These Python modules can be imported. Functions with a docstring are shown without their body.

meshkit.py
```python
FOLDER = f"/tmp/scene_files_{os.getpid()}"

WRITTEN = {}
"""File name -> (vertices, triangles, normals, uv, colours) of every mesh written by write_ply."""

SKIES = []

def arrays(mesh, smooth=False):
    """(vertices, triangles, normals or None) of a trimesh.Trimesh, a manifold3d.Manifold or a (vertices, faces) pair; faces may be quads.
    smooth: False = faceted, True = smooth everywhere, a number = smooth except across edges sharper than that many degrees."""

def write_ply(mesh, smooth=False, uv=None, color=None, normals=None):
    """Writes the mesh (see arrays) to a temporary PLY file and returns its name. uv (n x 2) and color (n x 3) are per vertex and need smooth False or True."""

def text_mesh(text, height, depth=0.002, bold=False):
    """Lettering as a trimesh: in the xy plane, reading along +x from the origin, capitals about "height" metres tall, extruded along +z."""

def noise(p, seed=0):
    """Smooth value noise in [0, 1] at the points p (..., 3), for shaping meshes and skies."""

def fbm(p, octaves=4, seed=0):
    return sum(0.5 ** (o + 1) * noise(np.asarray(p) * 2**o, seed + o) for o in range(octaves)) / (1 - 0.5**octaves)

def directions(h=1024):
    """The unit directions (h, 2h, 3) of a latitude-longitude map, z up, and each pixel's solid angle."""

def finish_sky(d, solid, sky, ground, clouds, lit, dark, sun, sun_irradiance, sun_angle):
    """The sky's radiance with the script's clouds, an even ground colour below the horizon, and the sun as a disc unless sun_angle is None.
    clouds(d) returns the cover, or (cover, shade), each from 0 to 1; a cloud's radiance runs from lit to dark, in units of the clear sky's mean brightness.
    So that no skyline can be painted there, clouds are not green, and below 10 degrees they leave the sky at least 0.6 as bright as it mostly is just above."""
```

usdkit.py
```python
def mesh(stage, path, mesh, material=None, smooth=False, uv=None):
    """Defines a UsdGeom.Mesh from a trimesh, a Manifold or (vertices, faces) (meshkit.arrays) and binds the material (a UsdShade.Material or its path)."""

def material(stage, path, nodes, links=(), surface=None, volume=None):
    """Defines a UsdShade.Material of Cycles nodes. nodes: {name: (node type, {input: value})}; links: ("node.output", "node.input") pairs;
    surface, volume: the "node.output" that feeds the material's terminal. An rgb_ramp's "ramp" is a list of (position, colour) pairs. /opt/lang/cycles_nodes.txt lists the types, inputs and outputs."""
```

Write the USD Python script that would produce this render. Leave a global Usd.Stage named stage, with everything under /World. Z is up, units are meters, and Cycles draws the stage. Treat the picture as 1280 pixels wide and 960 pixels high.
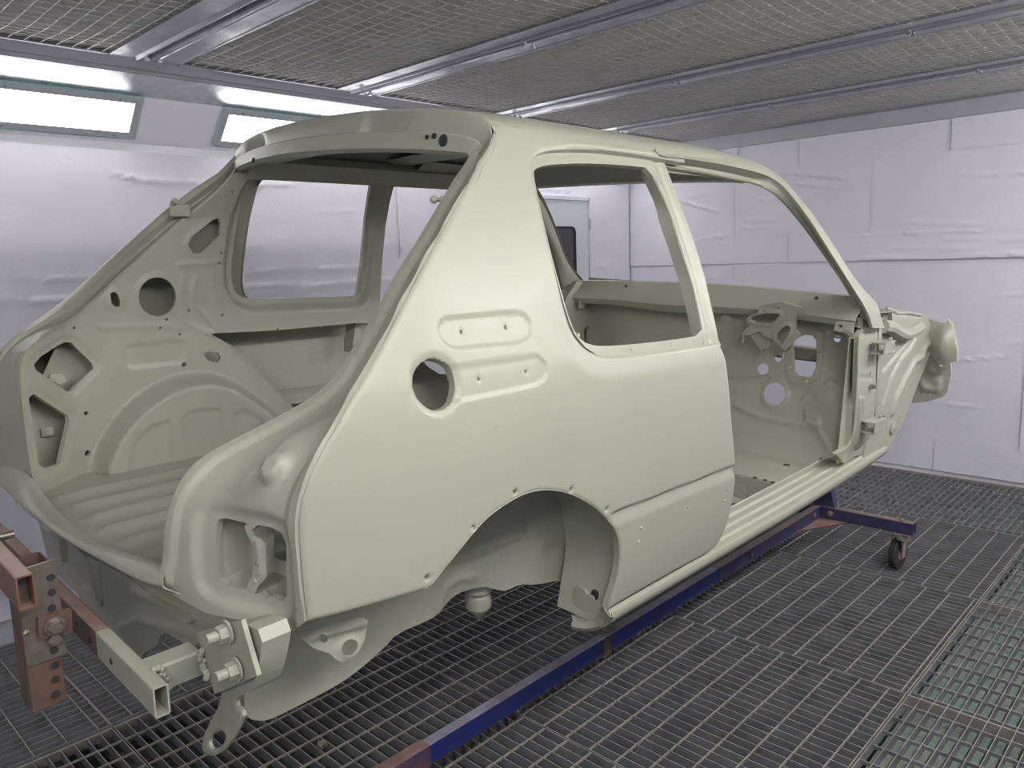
import math, random
import numpy as np
import trimesh, shapely
import shapely.geometry as sg
import shapely.affinity as sa
from shapely.ops import unary_union
import usdkit, meshkit
from pxr import Usd, UsdGeom, UsdLux, Gf, Sdf, UsdShade

stage = Usd.Stage.CreateInMemory()
UsdGeom.SetStageUpAxis(stage, UsdGeom.Tokens.z)
UsdGeom.SetStageMetersPerUnit(stage, 1.0)
UsdGeom.Xform.Define(stage, '/World')
UsdGeom.Scope.Define(stage, '/World/Looks')
rng = np.random.default_rng(7)

# ------------------------------------------------------------------ camera
# world: x towards the end wall, y towards the lamp wall, z up, metres; the camera stands above the origin
EYE = np.array([0., 0., 1.58])
BAS = np.array([[0.691153, -0.72188565, -0.03447664],
                [0.13818066, 0.08517217, 0.98673796],
                [0.70937552, 0.68675091, -0.15861764]])      # right, up, forward
FPX = 968.44
cam = UsdGeom.Camera.Define(stage, '/World/Camera')
mm = np.eye(4); mm[0, :3] = BAS[0]; mm[1, :3] = BAS[1]; mm[2, :3] = -BAS[2]; mm[3, :3] = EYE
cam.AddTransformOp().Set(Gf.Matrix4d(*[float(x) for x in mm.ravel()]))
cam.CreateHorizontalApertureAttr(36.0); cam.CreateVerticalApertureAttr(27.0)
cam.CreateFocalLengthAttr(36.0 * FPX / 1280)
cam.CreateClippingRangeAttr(Gf.Vec2f(0.02, 60))
cam.CreateExposureAttr(0.42)
LAMP_FAR, LAMP_NEAR = 6.5, 28.0    # radiance of the booth lamps' diffusers on the two long walls
DOME = 0.02

dome = UsdLux.DomeLight.Define(stage, '/World/Sky')
dome.CreateIntensityAttr(DOME); dome.CreateColorAttr(Gf.Vec3f(0.9, 0.95, 1.0))

# ------------------------------------------------------------------ helpers
names = {}
def numbered(parent, name):
    k = names.get((parent, name), 0); names[(parent, name)] = k + 1
    return f'{parent}/{name}' + (f'_{k:03d}' if k else '')
def ppath(p):
    return '/World' if p is None else (p if isinstance(p, str) else str((p.GetPrim() if hasattr(p, 'GetPrim') else p).GetPath()))
def tag(o, label=None, cat=None, group=None, kind=None):
    pr = o.GetPrim() if hasattr(o, 'GetPrim') else o
    for k, v in (('label', label), ('category', cat), ('group', group), ('kind', kind)):
        if v: pr.SetCustomDataByKey(k, v)
    return pr
def obj(name, mesh, mat, parent=None, smooth=30, label=None, cat=None, group=None, kind=None):
    path = numbered(ppath(parent), name)
    m = usdkit.mesh(stage, path, mesh, M[mat], smooth=smooth)
    return tag(m, label, cat, group, kind)
def thing(name, label=None, cat=None, loc=(0, 0, 0), rot=None, group=None, kind=None, rotz=0):
    path = numbered('/World', name)
    x = UsdGeom.Xform.Define(stage, path)
    x.AddTranslateOp().Set(Gf.Vec3d(*map(float, loc)))
    if rot: x.AddRotateXOp().Set(float(rot))
    if rotz: x.AddRotateZOp().Set(float(rotz))
    return tag(x, label, cat, group, kind)
def dup(src, loc, rotz=0, label=None, group=None):
    was = src.GetCustomData()
    r = thing(src.GetName().rsplit('_0', 1)[0], label or was.get('label'), was.get('category'), loc, rotz=rotz, group=group or was.get('group'), kind=was.get('kind'))
    r.GetReferences().AddInternalReference(src.GetPath()); r.SetInstanceable(True)
    return r
cat = trimesh.util.concatenate
def box(x0, x1, y0, y1, z0, z1):
    b = trimesh.creation.box([x1 - x0, y1 - y0, z1 - z0]); b.apply_translation([(x0 + x1) / 2, (y0 + y1) / 2, (z0 + z1) / 2]); return b
def tm(v, f): return trimesh.Trimesh(np.asarray(v, float), np.asarray(f, int), process=False)
def frame_axes(d):
    d = np.asarray(d, float); d = d / np.linalg.norm(d)
    a = np.array([0, 0, 1.]) if abs(d[2]) < .9 else np.array([1., 0, 0])
    u = np.cross(d, a); u /= np.linalg.norm(u); return u, np.cross(d, u), d
def cyl(a, b, r, n=20, r2=None, cap=True):
    a, b = np.asarray(a, float), np.asarray(b, float); u, v, d = frame_axes(b - a); r2 = r if r2 is None else r2
    t = np.linspace(0, 2 * np.pi, n, endpoint=False); c = np.cos(t)[:, None] * u + np.sin(t)[:, None] * v
    V = np.vstack([a + r * c, b + r2 * c, [a], [b]]); F = []
    for i in range(n):
        j = (i + 1) % n; F += [[i, j, n + j], [i, n + j, n + i]]
        if cap: F += [[2 * n, j, i], [2 * n + 1, n + i, n + j]]
    m = tm(V, F); m.fix_normals() if cap else None; return m
def lathe(profile, a, d, n=32):
    """profile (r, h) turned about the axis a + h*d"""
    u, v, d = frame_axes(d); a = np.asarray(a, float); t = np.linspace(0, 2 * np.pi, n, endpoint=False)
    V = np.vstack([a + h * d + r * (np.cos(t)[:, None] * u + np.sin(t)[:, None] * v) for r, h in profile]); F = []
    for k in range(len(profile) - 1):
        for i in range(n):
            j = (i + 1) % n; F += [[k * n + i, k * n + j, (k + 1) * n + j], [k * n + i, (k + 1) * n + j, (k + 1) * n + i]]
    return tm(V, F)
def tube(pts, r, n=10, closed=False):
    pts = np.asarray(pts, float); k = len(pts)
    T = np.gradient(pts, axis=0) if not closed else np.roll(pts, -1, 0) - np.roll(pts, 1, 0)
    T /= np.linalg.norm(T, axis=1)[:, None]; u = frame_axes(T[0])[0]; V = []; t = np.linspace(0, 2 * np.pi, n, endpoint=False)
    rr = np.broadcast_to(r, (k,))
    for p, d, q in zip(pts, T, rr):
        u = u - d * (u @ d); u /= np.linalg.norm(u); w = np.cross(d, u); V.append(p + q * (np.cos(t)[:, None] * u + np.sin(t)[:, None] * w))
    V = np.vstack(V); F = []
    for a in range(k if closed else k - 1):
        b = (a + 1) % k
        for i in range(n):
            j = (i + 1) % n; F += [[a * n + i, a * n + j, b * n + j], [a * n + i, b * n + j, b * n + i]]
    if not closed:
        F += [[0, i + 1, i] for i in range(1, n - 1)] + [[(k - 1) * n, (k - 1) * n + i, (k - 1) * n + i + 1] for i in range(1, n - 1)]
    return tm(V, F)
def extrude(poly, h):
    if poly.geom_type != 'Polygon': return cat([extrude(g, h) for g in poly.geoms if g.geom_type == 'Polygon'])
    return trimesh.creation.extrude_polygon(poly, h, engine='earcut')
def place(m, o, ex, ey):
    """moves a mesh drawn in xy with height z to origin o, axes ex, ey"""
    ex = np.asarray(ex, float); ex /= np.linalg.norm(ex); ey = np.asarray(ey, float); ey -= ex * (ex @ ey); ey /= np.linalg.norm(ey)
    T = np.eye(4); T[:3, 0] = ex; T[:3, 1] = ey; T[:3, 2] = np.cross(ex, ey); T[:3, 3] = o
    m = m.copy(); m.apply_transform(T); return m
def rbox(x0, x1, y0, y1, z0, z1, c=.002):
    """box with chamfered edges"""
    p = [[x, y, z] for x in (x0, x1) for y in (y0, y1) for z in (z0, z1)]; m = np.array([(x0 + x1) / 2, (y0 + y1) / 2, (z0 + z1) / 2]); V = []
    for q in np.array(p):
        s = np.sign(m - q) * c
        V += [q + s * [0, 1, 1], q + s * [1, 0, 1], q + s * [1, 1, 0]]
    return trimesh.Trimesh(V).convex_hull
def hexnut(a, d, r, h):
    u, v, d = frame_axes(d); a = np.asarray(a, float); t = np.arange(6) * np.pi / 3
    ring = np.cos(t)[:, None] * u + np.sin(t)[:, None] * v
    return trimesh.Trimesh(np.vstack([a + r * ring, a + r * ring + d * h * .8, a + .86 * r * ring + d * h])).convex_hull
def sstep(x): x = np.clip(x, 0, 1); return x * x * (3 - 2 * x)
def chaikin(p, n=2, closed=True):
    p = np.asarray(p, float)
    for _ in range(n):
        q = np.roll(p, -1, 0) if closed else p[1:]
        a = p if closed else p[:-1]
        r = np.empty((2 * len(a), p.shape[1])); r[0::2] = .75 * a + .25 * q; r[1::2] = .25 * a + .75 * q
        p = r if closed else np.vstack([p[:1], r[1:-1], p[-1:]])
    return p
def spline(pts, n=60, closed=False):
    """smooth curve through the points"""
    from scipy.interpolate import PchipInterpolator, CubicSpline
    p = np.asarray(pts, float)
    if closed: p = np.vstack([p, p[:1]])
    s = np.r_[0, np.cumsum(np.maximum(np.linalg.norm(np.diff(p, axis=0), axis=1), 1e-9) ** .5)]
    c = CubicSpline(s, p, bc_type='periodic') if closed else CubicSpline(s, p, bc_type='natural') if len(p) > 2 else (lambda t: p[0] + (p[1] - p[0]) * (np.asarray(t) / s[-1])[:, None])
    t = np.linspace(0, s[-1], n + (1 if closed else 0))
    return c(t)[:-1] if closed else c(t)

# ------------------------------------------------------------------ materials
M = {}
def srgb(r, g, b):
    return tuple(((c / 255 + .055) / 1.055) ** 2.4 if c > 10.3 else c / 255 / 12.92 for c in (r, g, b))
def mat(name, col, rough=.5, metal=0., spec=.5, var=.08, scale=6., bump=0., bscale=40., col2=None, lo=.35, hi=.7, detail=4., rvar=.1, coat=0.):
    """principled with a noise mix of colours, roughness and a fine bump, in object coordinates"""
    c = np.array(col); c2 = np.array(col2) if col2 is not None else c * (1 - var)
    nodes = {'tc': ('texture_coordinate', {}), 'n': ('noise_texture', {'scale': scale, 'detail': detail, 'roughness': .6}),
             'r': ('rgb_ramp', {'ramp': [(lo, tuple(c)), (hi, tuple(c2))]}),
             'm': ('map_range', {'from_min': .3, 'from_max': .7, 'to_min': max(0, rough - rvar), 'to_max': min(1, rough + rvar), 'clamp': True}),
             'p': ('principled_bsdf', {'metallic': metal, 'specular_ior_level': spec, 'coat_weight': coat, 'coat_roughness': .15})}
    links = [('tc.object', 'n.vector'), ('n.fac', 'r.fac'), ('r.color', 'p.base_color'), ('n.fac', 'm.value'), ('m.result', 'p.roughness')]
    if bump:
        nodes |= {'n2': ('noise_texture', {'scale': bscale, 'detail': 3.}), 'b': ('bump', {'strength': 1.0, 'distance': bump})}
        links += [('tc.object', 'n2.vector'), ('n2.fac', 'b.height'), ('b.normal', 'p.normal')]
    M[name] = usdkit.material(stage, f'/World/Looks/{name}', nodes, links, surface='p.BSDF')
mat('paint', srgb(164, 165, 151), rough=.39, spec=.45, var=.03, scale=3., bump=.0001, bscale=220., rvar=.04)
mat('wall_paper', srgb(229, 227, 240), rough=.85, spec=.25, var=.05, scale=2.5, bump=.0011, bscale=60.)
mat('wall_white', srgb(238, 237, 244), rough=.6, var=.04)
mat('wall_grey', srgb(170, 170, 176), rough=.7, var=.1)
mat('galvanised', srgb(168, 169, 176), rough=.36, metal=.5, var=.15, scale=9., rvar=.12)
mat('alu', srgb(196, 197, 203), rough=.3, metal=.9, var=.1, scale=5.)
mat('wire', srgb(196, 196, 196), rough=.4, metal=.3)
mat('trim_grey', srgb(182, 183, 190), rough=.45, metal=.15, var=.08)
mat('frame_grey', srgb(188, 190, 196), rough=.45, metal=.1, var=.05)
mat('filter_cloth', srgb(222, 219, 216), rough=.95, spec=.1, var=.2, scale=7., bump=.004, bscale=30.)
mat('grating_edge', srgb(158, 153, 148), rough=.5, metal=.2, var=.2, scale=9.)
mat('pit', srgb(84, 86, 86), rough=.95, col2=srgb(112, 142, 134), scale=2.2, lo=.45, hi=.68, bump=.01, bscale=14.)
mat('door_white', srgb(214, 216, 226), rough=.4, var=.02)
mat('rubber', srgb(52, 51, 52), rough=.7, var=.2, scale=30.)
mat('dark_glass', srgb(70, 72, 76), rough=.12, spec=.6, var=.1)
mat('blue_paint', srgb(34, 48, 112), rough=.45, col2=srgb(56, 58, 92), scale=7., lo=.45, hi=.75, bump=.0006, bscale=50.)
mat('brown_dust', srgb(122, 104, 98), rough=.7, col2=srgb(92, 82, 84), scale=14., bump=.0006, bscale=60.)
mat('mat_teal', srgb(118, 122, 118), rough=.9, col2=srgb(98, 128, 120), scale=5., lo=.45, hi=.68, bump=.004, bscale=60.)
mat('mat_brown', srgb(70, 66, 58), rough=.95, col2=srgb(58, 74, 70), scale=6., bump=.004, bscale=60.)
mat('rust', srgb(108, 82, 70), rough=.75, col2=srgb(84, 68, 62), scale=11., bump=.0008, bscale=70., lo=.3, hi=.65)
mat('rust_top', srgb(150, 122, 112), rough=.55, col2=srgb(118, 90, 80), scale=8., bump=.0005, bscale=70.)
mat('bare_steel', srgb(160, 154, 146), rough=.42, metal=.75, col2=srgb(122, 108, 96), scale=14.)
mat('caster_zinc', srgb(186, 176, 170), rough=.4, metal=.3, col2=srgb(110, 96, 90), scale=25.)
for k_, v_ in (('lamp', LAMP_FAR), ('lamp_near', LAMP_NEAR)):
    M[k_] = usdkit.material(stage, f'/World/Looks/{k_}', {'e': ('emission', {'color': (1.0, .985, .95), 'strength': v_})}, surface='e.emission')
M['glass_edge'] = usdkit.material(stage, '/World/Looks/glass_edge', {'p': ('principled_bsdf', {'base_color': srgb(176, 204, 198), 'roughness': .2})}, surface='p.BSDF')
def dusty(name, side, side2, top, top2, rough=.5):
    """paint whose upward faces are worn to a different colour"""
    M[name] = usdkit.material(stage, f'/World/Looks/{name}', {
        'tc': ('texture_coordinate', {}), 'n': ('noise_texture', {'scale': 9., 'detail': 5., 'roughness': .65}), 'g': ('geometry', {}), 's': ('separate_xyz', {}),
        'a': ('rgb_ramp', {'ramp': [(.42, side), (.66, side2)]}), 'b': ('rgb_ramp', {'ramp': [(.35, top), (.65, top2)]}),
        'f': ('map_range', {'from_min': .4, 'from_max': .8, 'to_min': 0., 'to_max': 1., 'clamp': True}), 'm': ('mix_color', {}), 'p': ('principled_bsdf', {'roughness': rough}),
        'n2': ('noise_texture', {'scale': 60., 'detail': 3.}), 'bp': ('bump', {'strength': 1., 'distance': .0006})},
        [('tc.object', 'n.vector'), ('n.fac', 'a.fac'), ('n.fac', 'b.fac'), ('g.normal', 's.vector'), ('s.z', 'f.value'), ('f.result', 'm.fac'), ('a.color', 'm.a'), ('b.color', 'm.b'), ('m.result', 'p.base_color'), ('tc.object', 'n2.vector'), ('n2.fac', 'bp.height'), ('bp.normal', 'p.normal')], surface='p.BSDF')
dusty('rail_blue', srgb(30, 46, 118), srgb(44, 50, 100), srgb(150, 152, 178), srgb(120, 110, 116))
dusty('rail_worn', srgb(52, 54, 96), srgb(74, 64, 82), srgb(128, 112, 106), srgb(104, 90, 88))
dusty('rail_rust', srgb(64, 62, 92), srgb(120, 78, 70), srgb(146, 126, 118), srgb(122, 84, 78))
dusty('tube_rust', srgb(118, 84, 70), srgb(92, 72, 66), srgb(158, 132, 124), srgb(134, 104, 96))
dusty('grating_steel', srgb(130, 131, 136), srgb(108, 109, 114), srgb(156, 152, 147), srgb(130, 128, 125), .55)

# ------------------------------------------------------------------ the booth: walls, ceiling, lamps
XE, XB, YF, YN, ZC = 5.77, -3.0, 4.06, -0.51, 2.485     # end wall, back wall, lamp wall, near wall, ceiling
def struct(name, mesh, m, parent=None, smooth=30, label=None):
    return obj(name, mesh, m, parent, smooth, label, None, None, 'structure' if parent is None else None)
def sheet(u0, u1, v0, v1, seed, folds=(), n=(60, 40), amp=.004, lift=.0):
    """a paper sheet in (u, v) with height h: gentle waves and a few sharp creases"""
    u, v = np.meshgrid(np.linspace(u0, u1, n[0]), np.linspace(v0, v1, n[1]), indexing='ij')
    p = np.stack([u * 1.1, v * 2.2, np.full_like(u, seed * 3.1)], -1)
    h = lift + amp * (meshkit.fbm(p, 4, seed) - .5) * 1.6
    for (a, b, c, d, ht, wd) in folds:
        ab = np.array([c - a, d - b]); L = np.linalg.norm(ab); ab = ab / L
        s = (u - a) * ab[0] + (v - b) * ab[1]; t = -(u - a) * ab[1] + (v - b) * ab[0]
        fade = sstep(s / (.15 * L)) * sstep((L - s) / (.15 * L))
        t = t + .006 * np.sin(s * 9)
        h = h + fade * ht * np.exp(-np.abs(t) / wd) * np.where(t > 0, 1, .25)
    q = np.arange(n[0] * n[1]).reshape(n); a, b, c, d = q[:-1, :-1].ravel(), q[1:, :-1].ravel(), q[1:, 1:].ravel(), q[:-1, 1:].ravel()
    return u.ravel(), v.ravel(), h.ravel(), np.vstack([np.c_[a, b, c], np.c_[a, c, d]])

T_ = .12
w = struct('wall_far', cat([box(XB - T_, XE + T_, YF + .03, YF + T_ + .03, -.3, 2.26)]), 'wall_white')
# paper lining of the lamp wall, in sheets
ZL = [.06, 1.42, 1.54, 2.16]
xs = [XB, .35, 1.80, 3.2, 4.28]
k = 0
for i in range(4):
    x0, x1 = xs[i], xs[i + 1] + .012
    for j, (z0, z1) in enumerate(((.03, 1.445), (1.44, 1.605), (1.60, 2.17))):
        folds = []
        if j == 2:
            if i in (0, 1): folds = [(1.45, 2.06, 1.8, 2.02, .018, .007), (.2, 1.75, .9, 1.76, .008, .007), (1.55, 2.03, 1.9, 2.04, .014, .007)]
            if i == 2: folds = [(1.78, 2.04, 2.2, 2.01, .022, .007), (1.8, 2.01, 2.5, 2.04, .018, .007), (1.82, 1.86, 1.98, 1.93, .014, .006), (1.80, 1.83, 1.95, 1.88, .012, .006), (2.0, 1.70, 2.25, 1.71, .012, .006), (2.6, 1.9, 2.9, 1.91, .01, .006)]
        if j == 1: folds = [(x0 - .1, 1.475, x1 + .1, 1.47, .012, .006), (x0 + .1, 1.56, x1 - .2, 1.565, .008, .006)]
        u, v, h, F = sheet(x0, x1, z0, z1, 11 + k, folds, n=(int((x1 - x0) / .018), max(6, int((z1 - z0) / .012))), amp=.006 if j != 1 else .009, lift=.012 + .004 * ((i + j) % 2) + (.006 if j == 1 else 0))
        obj('paper_sheet', tm(np.c_[u, YF + .03 - h, v], F[:, ::-1]), 'wall_paper', w, smooth=True); k += 1
u, v, h, F = sheet(4.27, 5.77, 2.06, 2.17, 31, [(4.4, 2.11, 5.0, 2.1, .012, .01)], n=(60, 8), amp=.01, lift=.014)
obj('paper_sheet', tm(np.c_[u, YF + .03 - h, v], F[:, ::-1]), 'wall_paper', w, smooth=True)
u, v, h, F = sheet(5.16, 5.765, .06, 2.07, 32, [(5.2, 1.5, 5.6, 1.52, .01, .01)], n=(30, 90), amp=.012, lift=.014)
obj('paper_sheet', tm(np.c_[u, YF + .03 - h, v], F[:, ::-1]), 'wall_paper', w, smooth=True)
struct('baseboard_far', box(XB, XE, YF - .24, YF + .03, -.3, .0), 'wall_grey')

we = struct('wall_end', box(XE + .03, XE + T_ + .03, YN - T_, YF + T_, -.3, ZC + .1), 'wall_white')
ys = [YN - .05, 1.03, 2.035, 3.055, YF + .02]
k = 0
rows = ((.03, .25, [-.51, .52, 1.53, 2.54, 4.08]), (.245, 1.49, ys), (1.485, 1.68, [-.51, .75, 2.6, 4.08]), (1.675, 2.19, ys), (2.185, 2.387, [-.51, 0, .51, 1.02, 1.527, 2.035, 2.54, 3.05, 3.56, 4.08]))
creases = {3: [(.7, 1.98, 1.3, 2.0, .015, .007), (1.15, 2.00, 1.5, 2.03, .012, .006), (1.3, 1.70, 1.9, 1.74, .010, .008), (2.2, 2.09, 2.75, 2.15, .026, .010), (2.15, 2.06, 2.5, 2.12, .02, .008), (2.25, 2.01, 2.6, 2.07, .020, .008), (2.5, 1.95, 2.9, 1.97, .012, .008), (2.7, 1.80, 3.0, 1.83, .012, .008), (2.75, 1.76, 3.05, 1.77, .010, .007), (3.2, 1.9, 3.7, 2.05, .024, .010), (3.1, 1.72, 3.8, 1.62, .018, .012), (3.3, 2.06, 3.9, 2.0, .016, .009)],
           2: [(.0, 1.665, 2.3, 1.66, .016, .006), (.0, 1.50, 2.5, 1.492, .014, .006), (1.3, 1.55, 1.9, 1.56, .010, .006), (1.0, 1.60, 1.6, 1.61, .008, .006)],
           1: [(.5, .95, 1.2, .93, .010, .008), (1.1, .86, 1.5, .80, .010, .007), (3.1, 1.2, 3.7, 1.1, .014, .010), (3.2, 1.38, 3.6, 1.36, .012, .007), (.8, .7, 1.0, 1.1, .008, .008), (1.0, 1.25, 1.25, 1.24, .008, .007), (1.25, .50, 1.8, .52, .008, .007)]}
for j, (z0, z1, yb) in enumerate(rows):
    for i in range(len(yb) - 1):
        y0, y1 = max(yb[i], YN), min(yb[i + 1] + .01, YF + .02)
        u, v, h, F = sheet(y0, y1, z0, z1, 41 + k, creases.get(j, []), n=(max(8, int((y1 - y0) / .016)), max(6, int((z1 - z0) / .014))), amp=.006, lift=.010 + .008 * ((i + j) % 2) + (.010 if j == 2 else 0)); k += 1
        obj('paper_sheet', tm(np.c_[XE + .03 - h, u, v], F), 'wall_paper', we, smooth=True)
struct('wall_near', box(XB - T_, XE + T_, YN - T_, YN, -.3, 2.26), 'wall_white')
struct('wall_back', box(XB - T_, XB, YN - T_, YF + T_, -.3, ZC + .1), 'wall_white')

# sloping lamp band on both long walls: lower slope with the lamps, flatter bright strip, trim profile
def band(side):
    c = (YF + YN) / 2; half = (YF - YN) / 2
    def Y(d): return c + side * (half - d)
    def strip(d0, z0, d1, z1, x0=XB, x1=XE, t=.006):
        a = np.array([[x0, Y(d0), z0], [x1, Y(d0), z0], [x1, Y(d1), z1], [x0, Y(d1), z1]])
        n = np.cross(a[1] - a[0], a[3] - a[0]); n /= np.linalg.norm(n)
        if n[2] > 0: n = -n
        return trimesh.Trimesh(np.vstack([a, a - n * t])).convex_hull
    nm = 'far' if side > 0 else 'near'
    struct(f'trim_{1 if side > 0 else 2}', strip(-.05, 2.19, .16, 2.40), 'wall_white')
    struct(f'trim_{3 if side > 0 else 4}', strip(.16, 2.402, .40, 2.445), 'alu')
    tr = struct(f'trim_{5 if side > 0 else 6}', cat([strip(.395, 2.445, .42, 2.462), strip(.42, 2.462, .44, 2.458), strip(.44, 2.458, .50, 2.487), box(XB, XE, min(Y(.40), Y(.51)), max(Y(.40), Y(.51)), 2.49, 2.51)]), 'trim_grey')
    e = np.array([0, -side, 1.]) / math.sqrt(2)         # up along the slope
    n = np.array([0, -side, -1.]) / math.sqrt(2)        # out of it into the booth
    lamps = [(-2.02, -.42), (-.02, 1.582), (1.985, 3.585), (3.985, 5.585)]
    for q, (x0, x1) in enumerate(lamps):
        if side > 0 and q == 0: continue
        o = np.array([0, Y(0.0), 2.24])
        g = thing('booth_lamp', {(1, 1): 'long lit booth lamp in the sloping wall band at the left edge of the photo', (1, 2): 'lit booth lamp in the wall band whose right end hides behind the car roof',
                                 (1, 3): 'lit booth lamp in the wall band above the white door'}.get((side, q), 'rearmost lit booth lamp in the far wall band, behind the viewer' if side > 0 else ('rearmost', 'second', 'third', 'foremost')[q] + ' lit booth lamp in the wall band on the camera side'), 'lamp', (x0, o[1], o[2]))
        L = x1 - x0; H = .226
        def P(a, b, d): return np.array([a, 0, 0]) + e * b + n * d
        def slab(a0, a1, b0, b1, d0, d1): return trimesh.Trimesh([P(a, b, d) for a in (a0, a1) for b in (b0, b1) for d in (d0, d1)]).convex_hull
        obj('frame', cat([slab(0, L, 0, .03, .001, .016), slab(0, L, H - .03, H, .001, .016), slab(0, .032, .03, H - .03, .001, .016), slab(L - .032, L, .03, H - .03, .001, .016)]), 'frame_grey', g)
        obj('glass_edge', cat([slab(-.003, L + .003, -.003, .0, .001, .017), slab(-.003, L + .003, H, H + .003, .001, .017), slab(-.003, 0, 0, H, .001, .017), slab(L, L + .003, 0, H, .001, .017)]), 'glass_edge', g, label='greenish glass edge around the frame')
        obj('diffuser', slab(.032, L - .032, .03, H - .03, .002, .008), 'lamp' if side > 0 else 'lamp_near', g, label='white glowing diffuser panel')
        sc = []
        for a in np.linspace(.1, L - .1, 4): sc += [cyl(P(a, .015, .016), P(a, .015, .022), .005, 8), cyl(P(a, H - .015, .016), P(a, H - .015, .022), .005, 8)]
        obj('screw', sc[0], 'galvanised', g)
        for s_ in sc[1:]: obj('screw', s_, 'galvanised', g)
band(1); band(-1)

# ceiling: a slab above, profile beams across, filter panels between them
struct('ceiling', box(XB - T_, XE + T_, YN - T_, YF + T_, ZC + .12, ZC + .2), 'wall_grey')
Y0, Y1 = YN + .50, 3.565
beams = [(.20, .50), (1.327, 1.612), (2.442, 2.69), (3.60, 3.842), (4.68, 4.96)]
beams = [(-2.05, -1.76), (-.93, -.64)] + beams
for i, (a, b) in enumerate(beams):
    c = (a + b) / 2; z = ZC
    prof = [(a, z), (a, z + .02), (c - .02, z + .02), (c - .02, z + .045), (c + .02, z + .045), (c + .02, z + .02), (b, z + .02), (b, z), (c + .05, z), (c + .045, z + .006), (c + .03, z - .006), (c + .022, z - .006), (c + .014, z + .03), (c - .014, z + .03), (c - .022, z - .006), (c - .03, z - .006), (c - .045, z + .006), (c - .05, z)]
    m = extrude(sg.Polygon(prof), Y1 - Y0 + .06); m = place(m, (0, Y1 + .03, 0), (1, 0, 0), (0, 0, 1))
    t = struct(f'trim_{10 + i}', m, 'galvanised')
    for yy in (Y1 - .09, Y1 - 1.25, Y1 - 2.4):
        for dx in (-.026, .026):
            obj('clip', cat([cyl((c + dx, yy, z - .02), (c + dx, yy, z + .004), .006, 8), box(c + dx - .009, c + dx + .009, yy - .008, yy + .008, z - .026, z - .014)]), 'alu', t)
struct('trim_7', cat([box(XE - .035, XE + .03, Y0 - .3, YF + .02, 2.385, ZC + .02), box(XE - .05, XE, Y0 - .3, YF, ZC - .004, ZC + .02)]), 'trim_grey')
struct('trim_8', box(XB, XB + .1, Y0 - .3, YF, 2.40, ZC + .02), 'galvanised')
edges = [XB + .05] + [x for b in beams for x in b] + [XE - .05]
pi = 0
pn = ['behind the camera', 'above the camera', 'at the upper left corner of the photo', 'between the first and second beams from the left', 'between the second and third beams from the left', 'between the third and fourth beams from the left', 'next to the end wall']
pn = ['far behind the camera'] + pn
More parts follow.
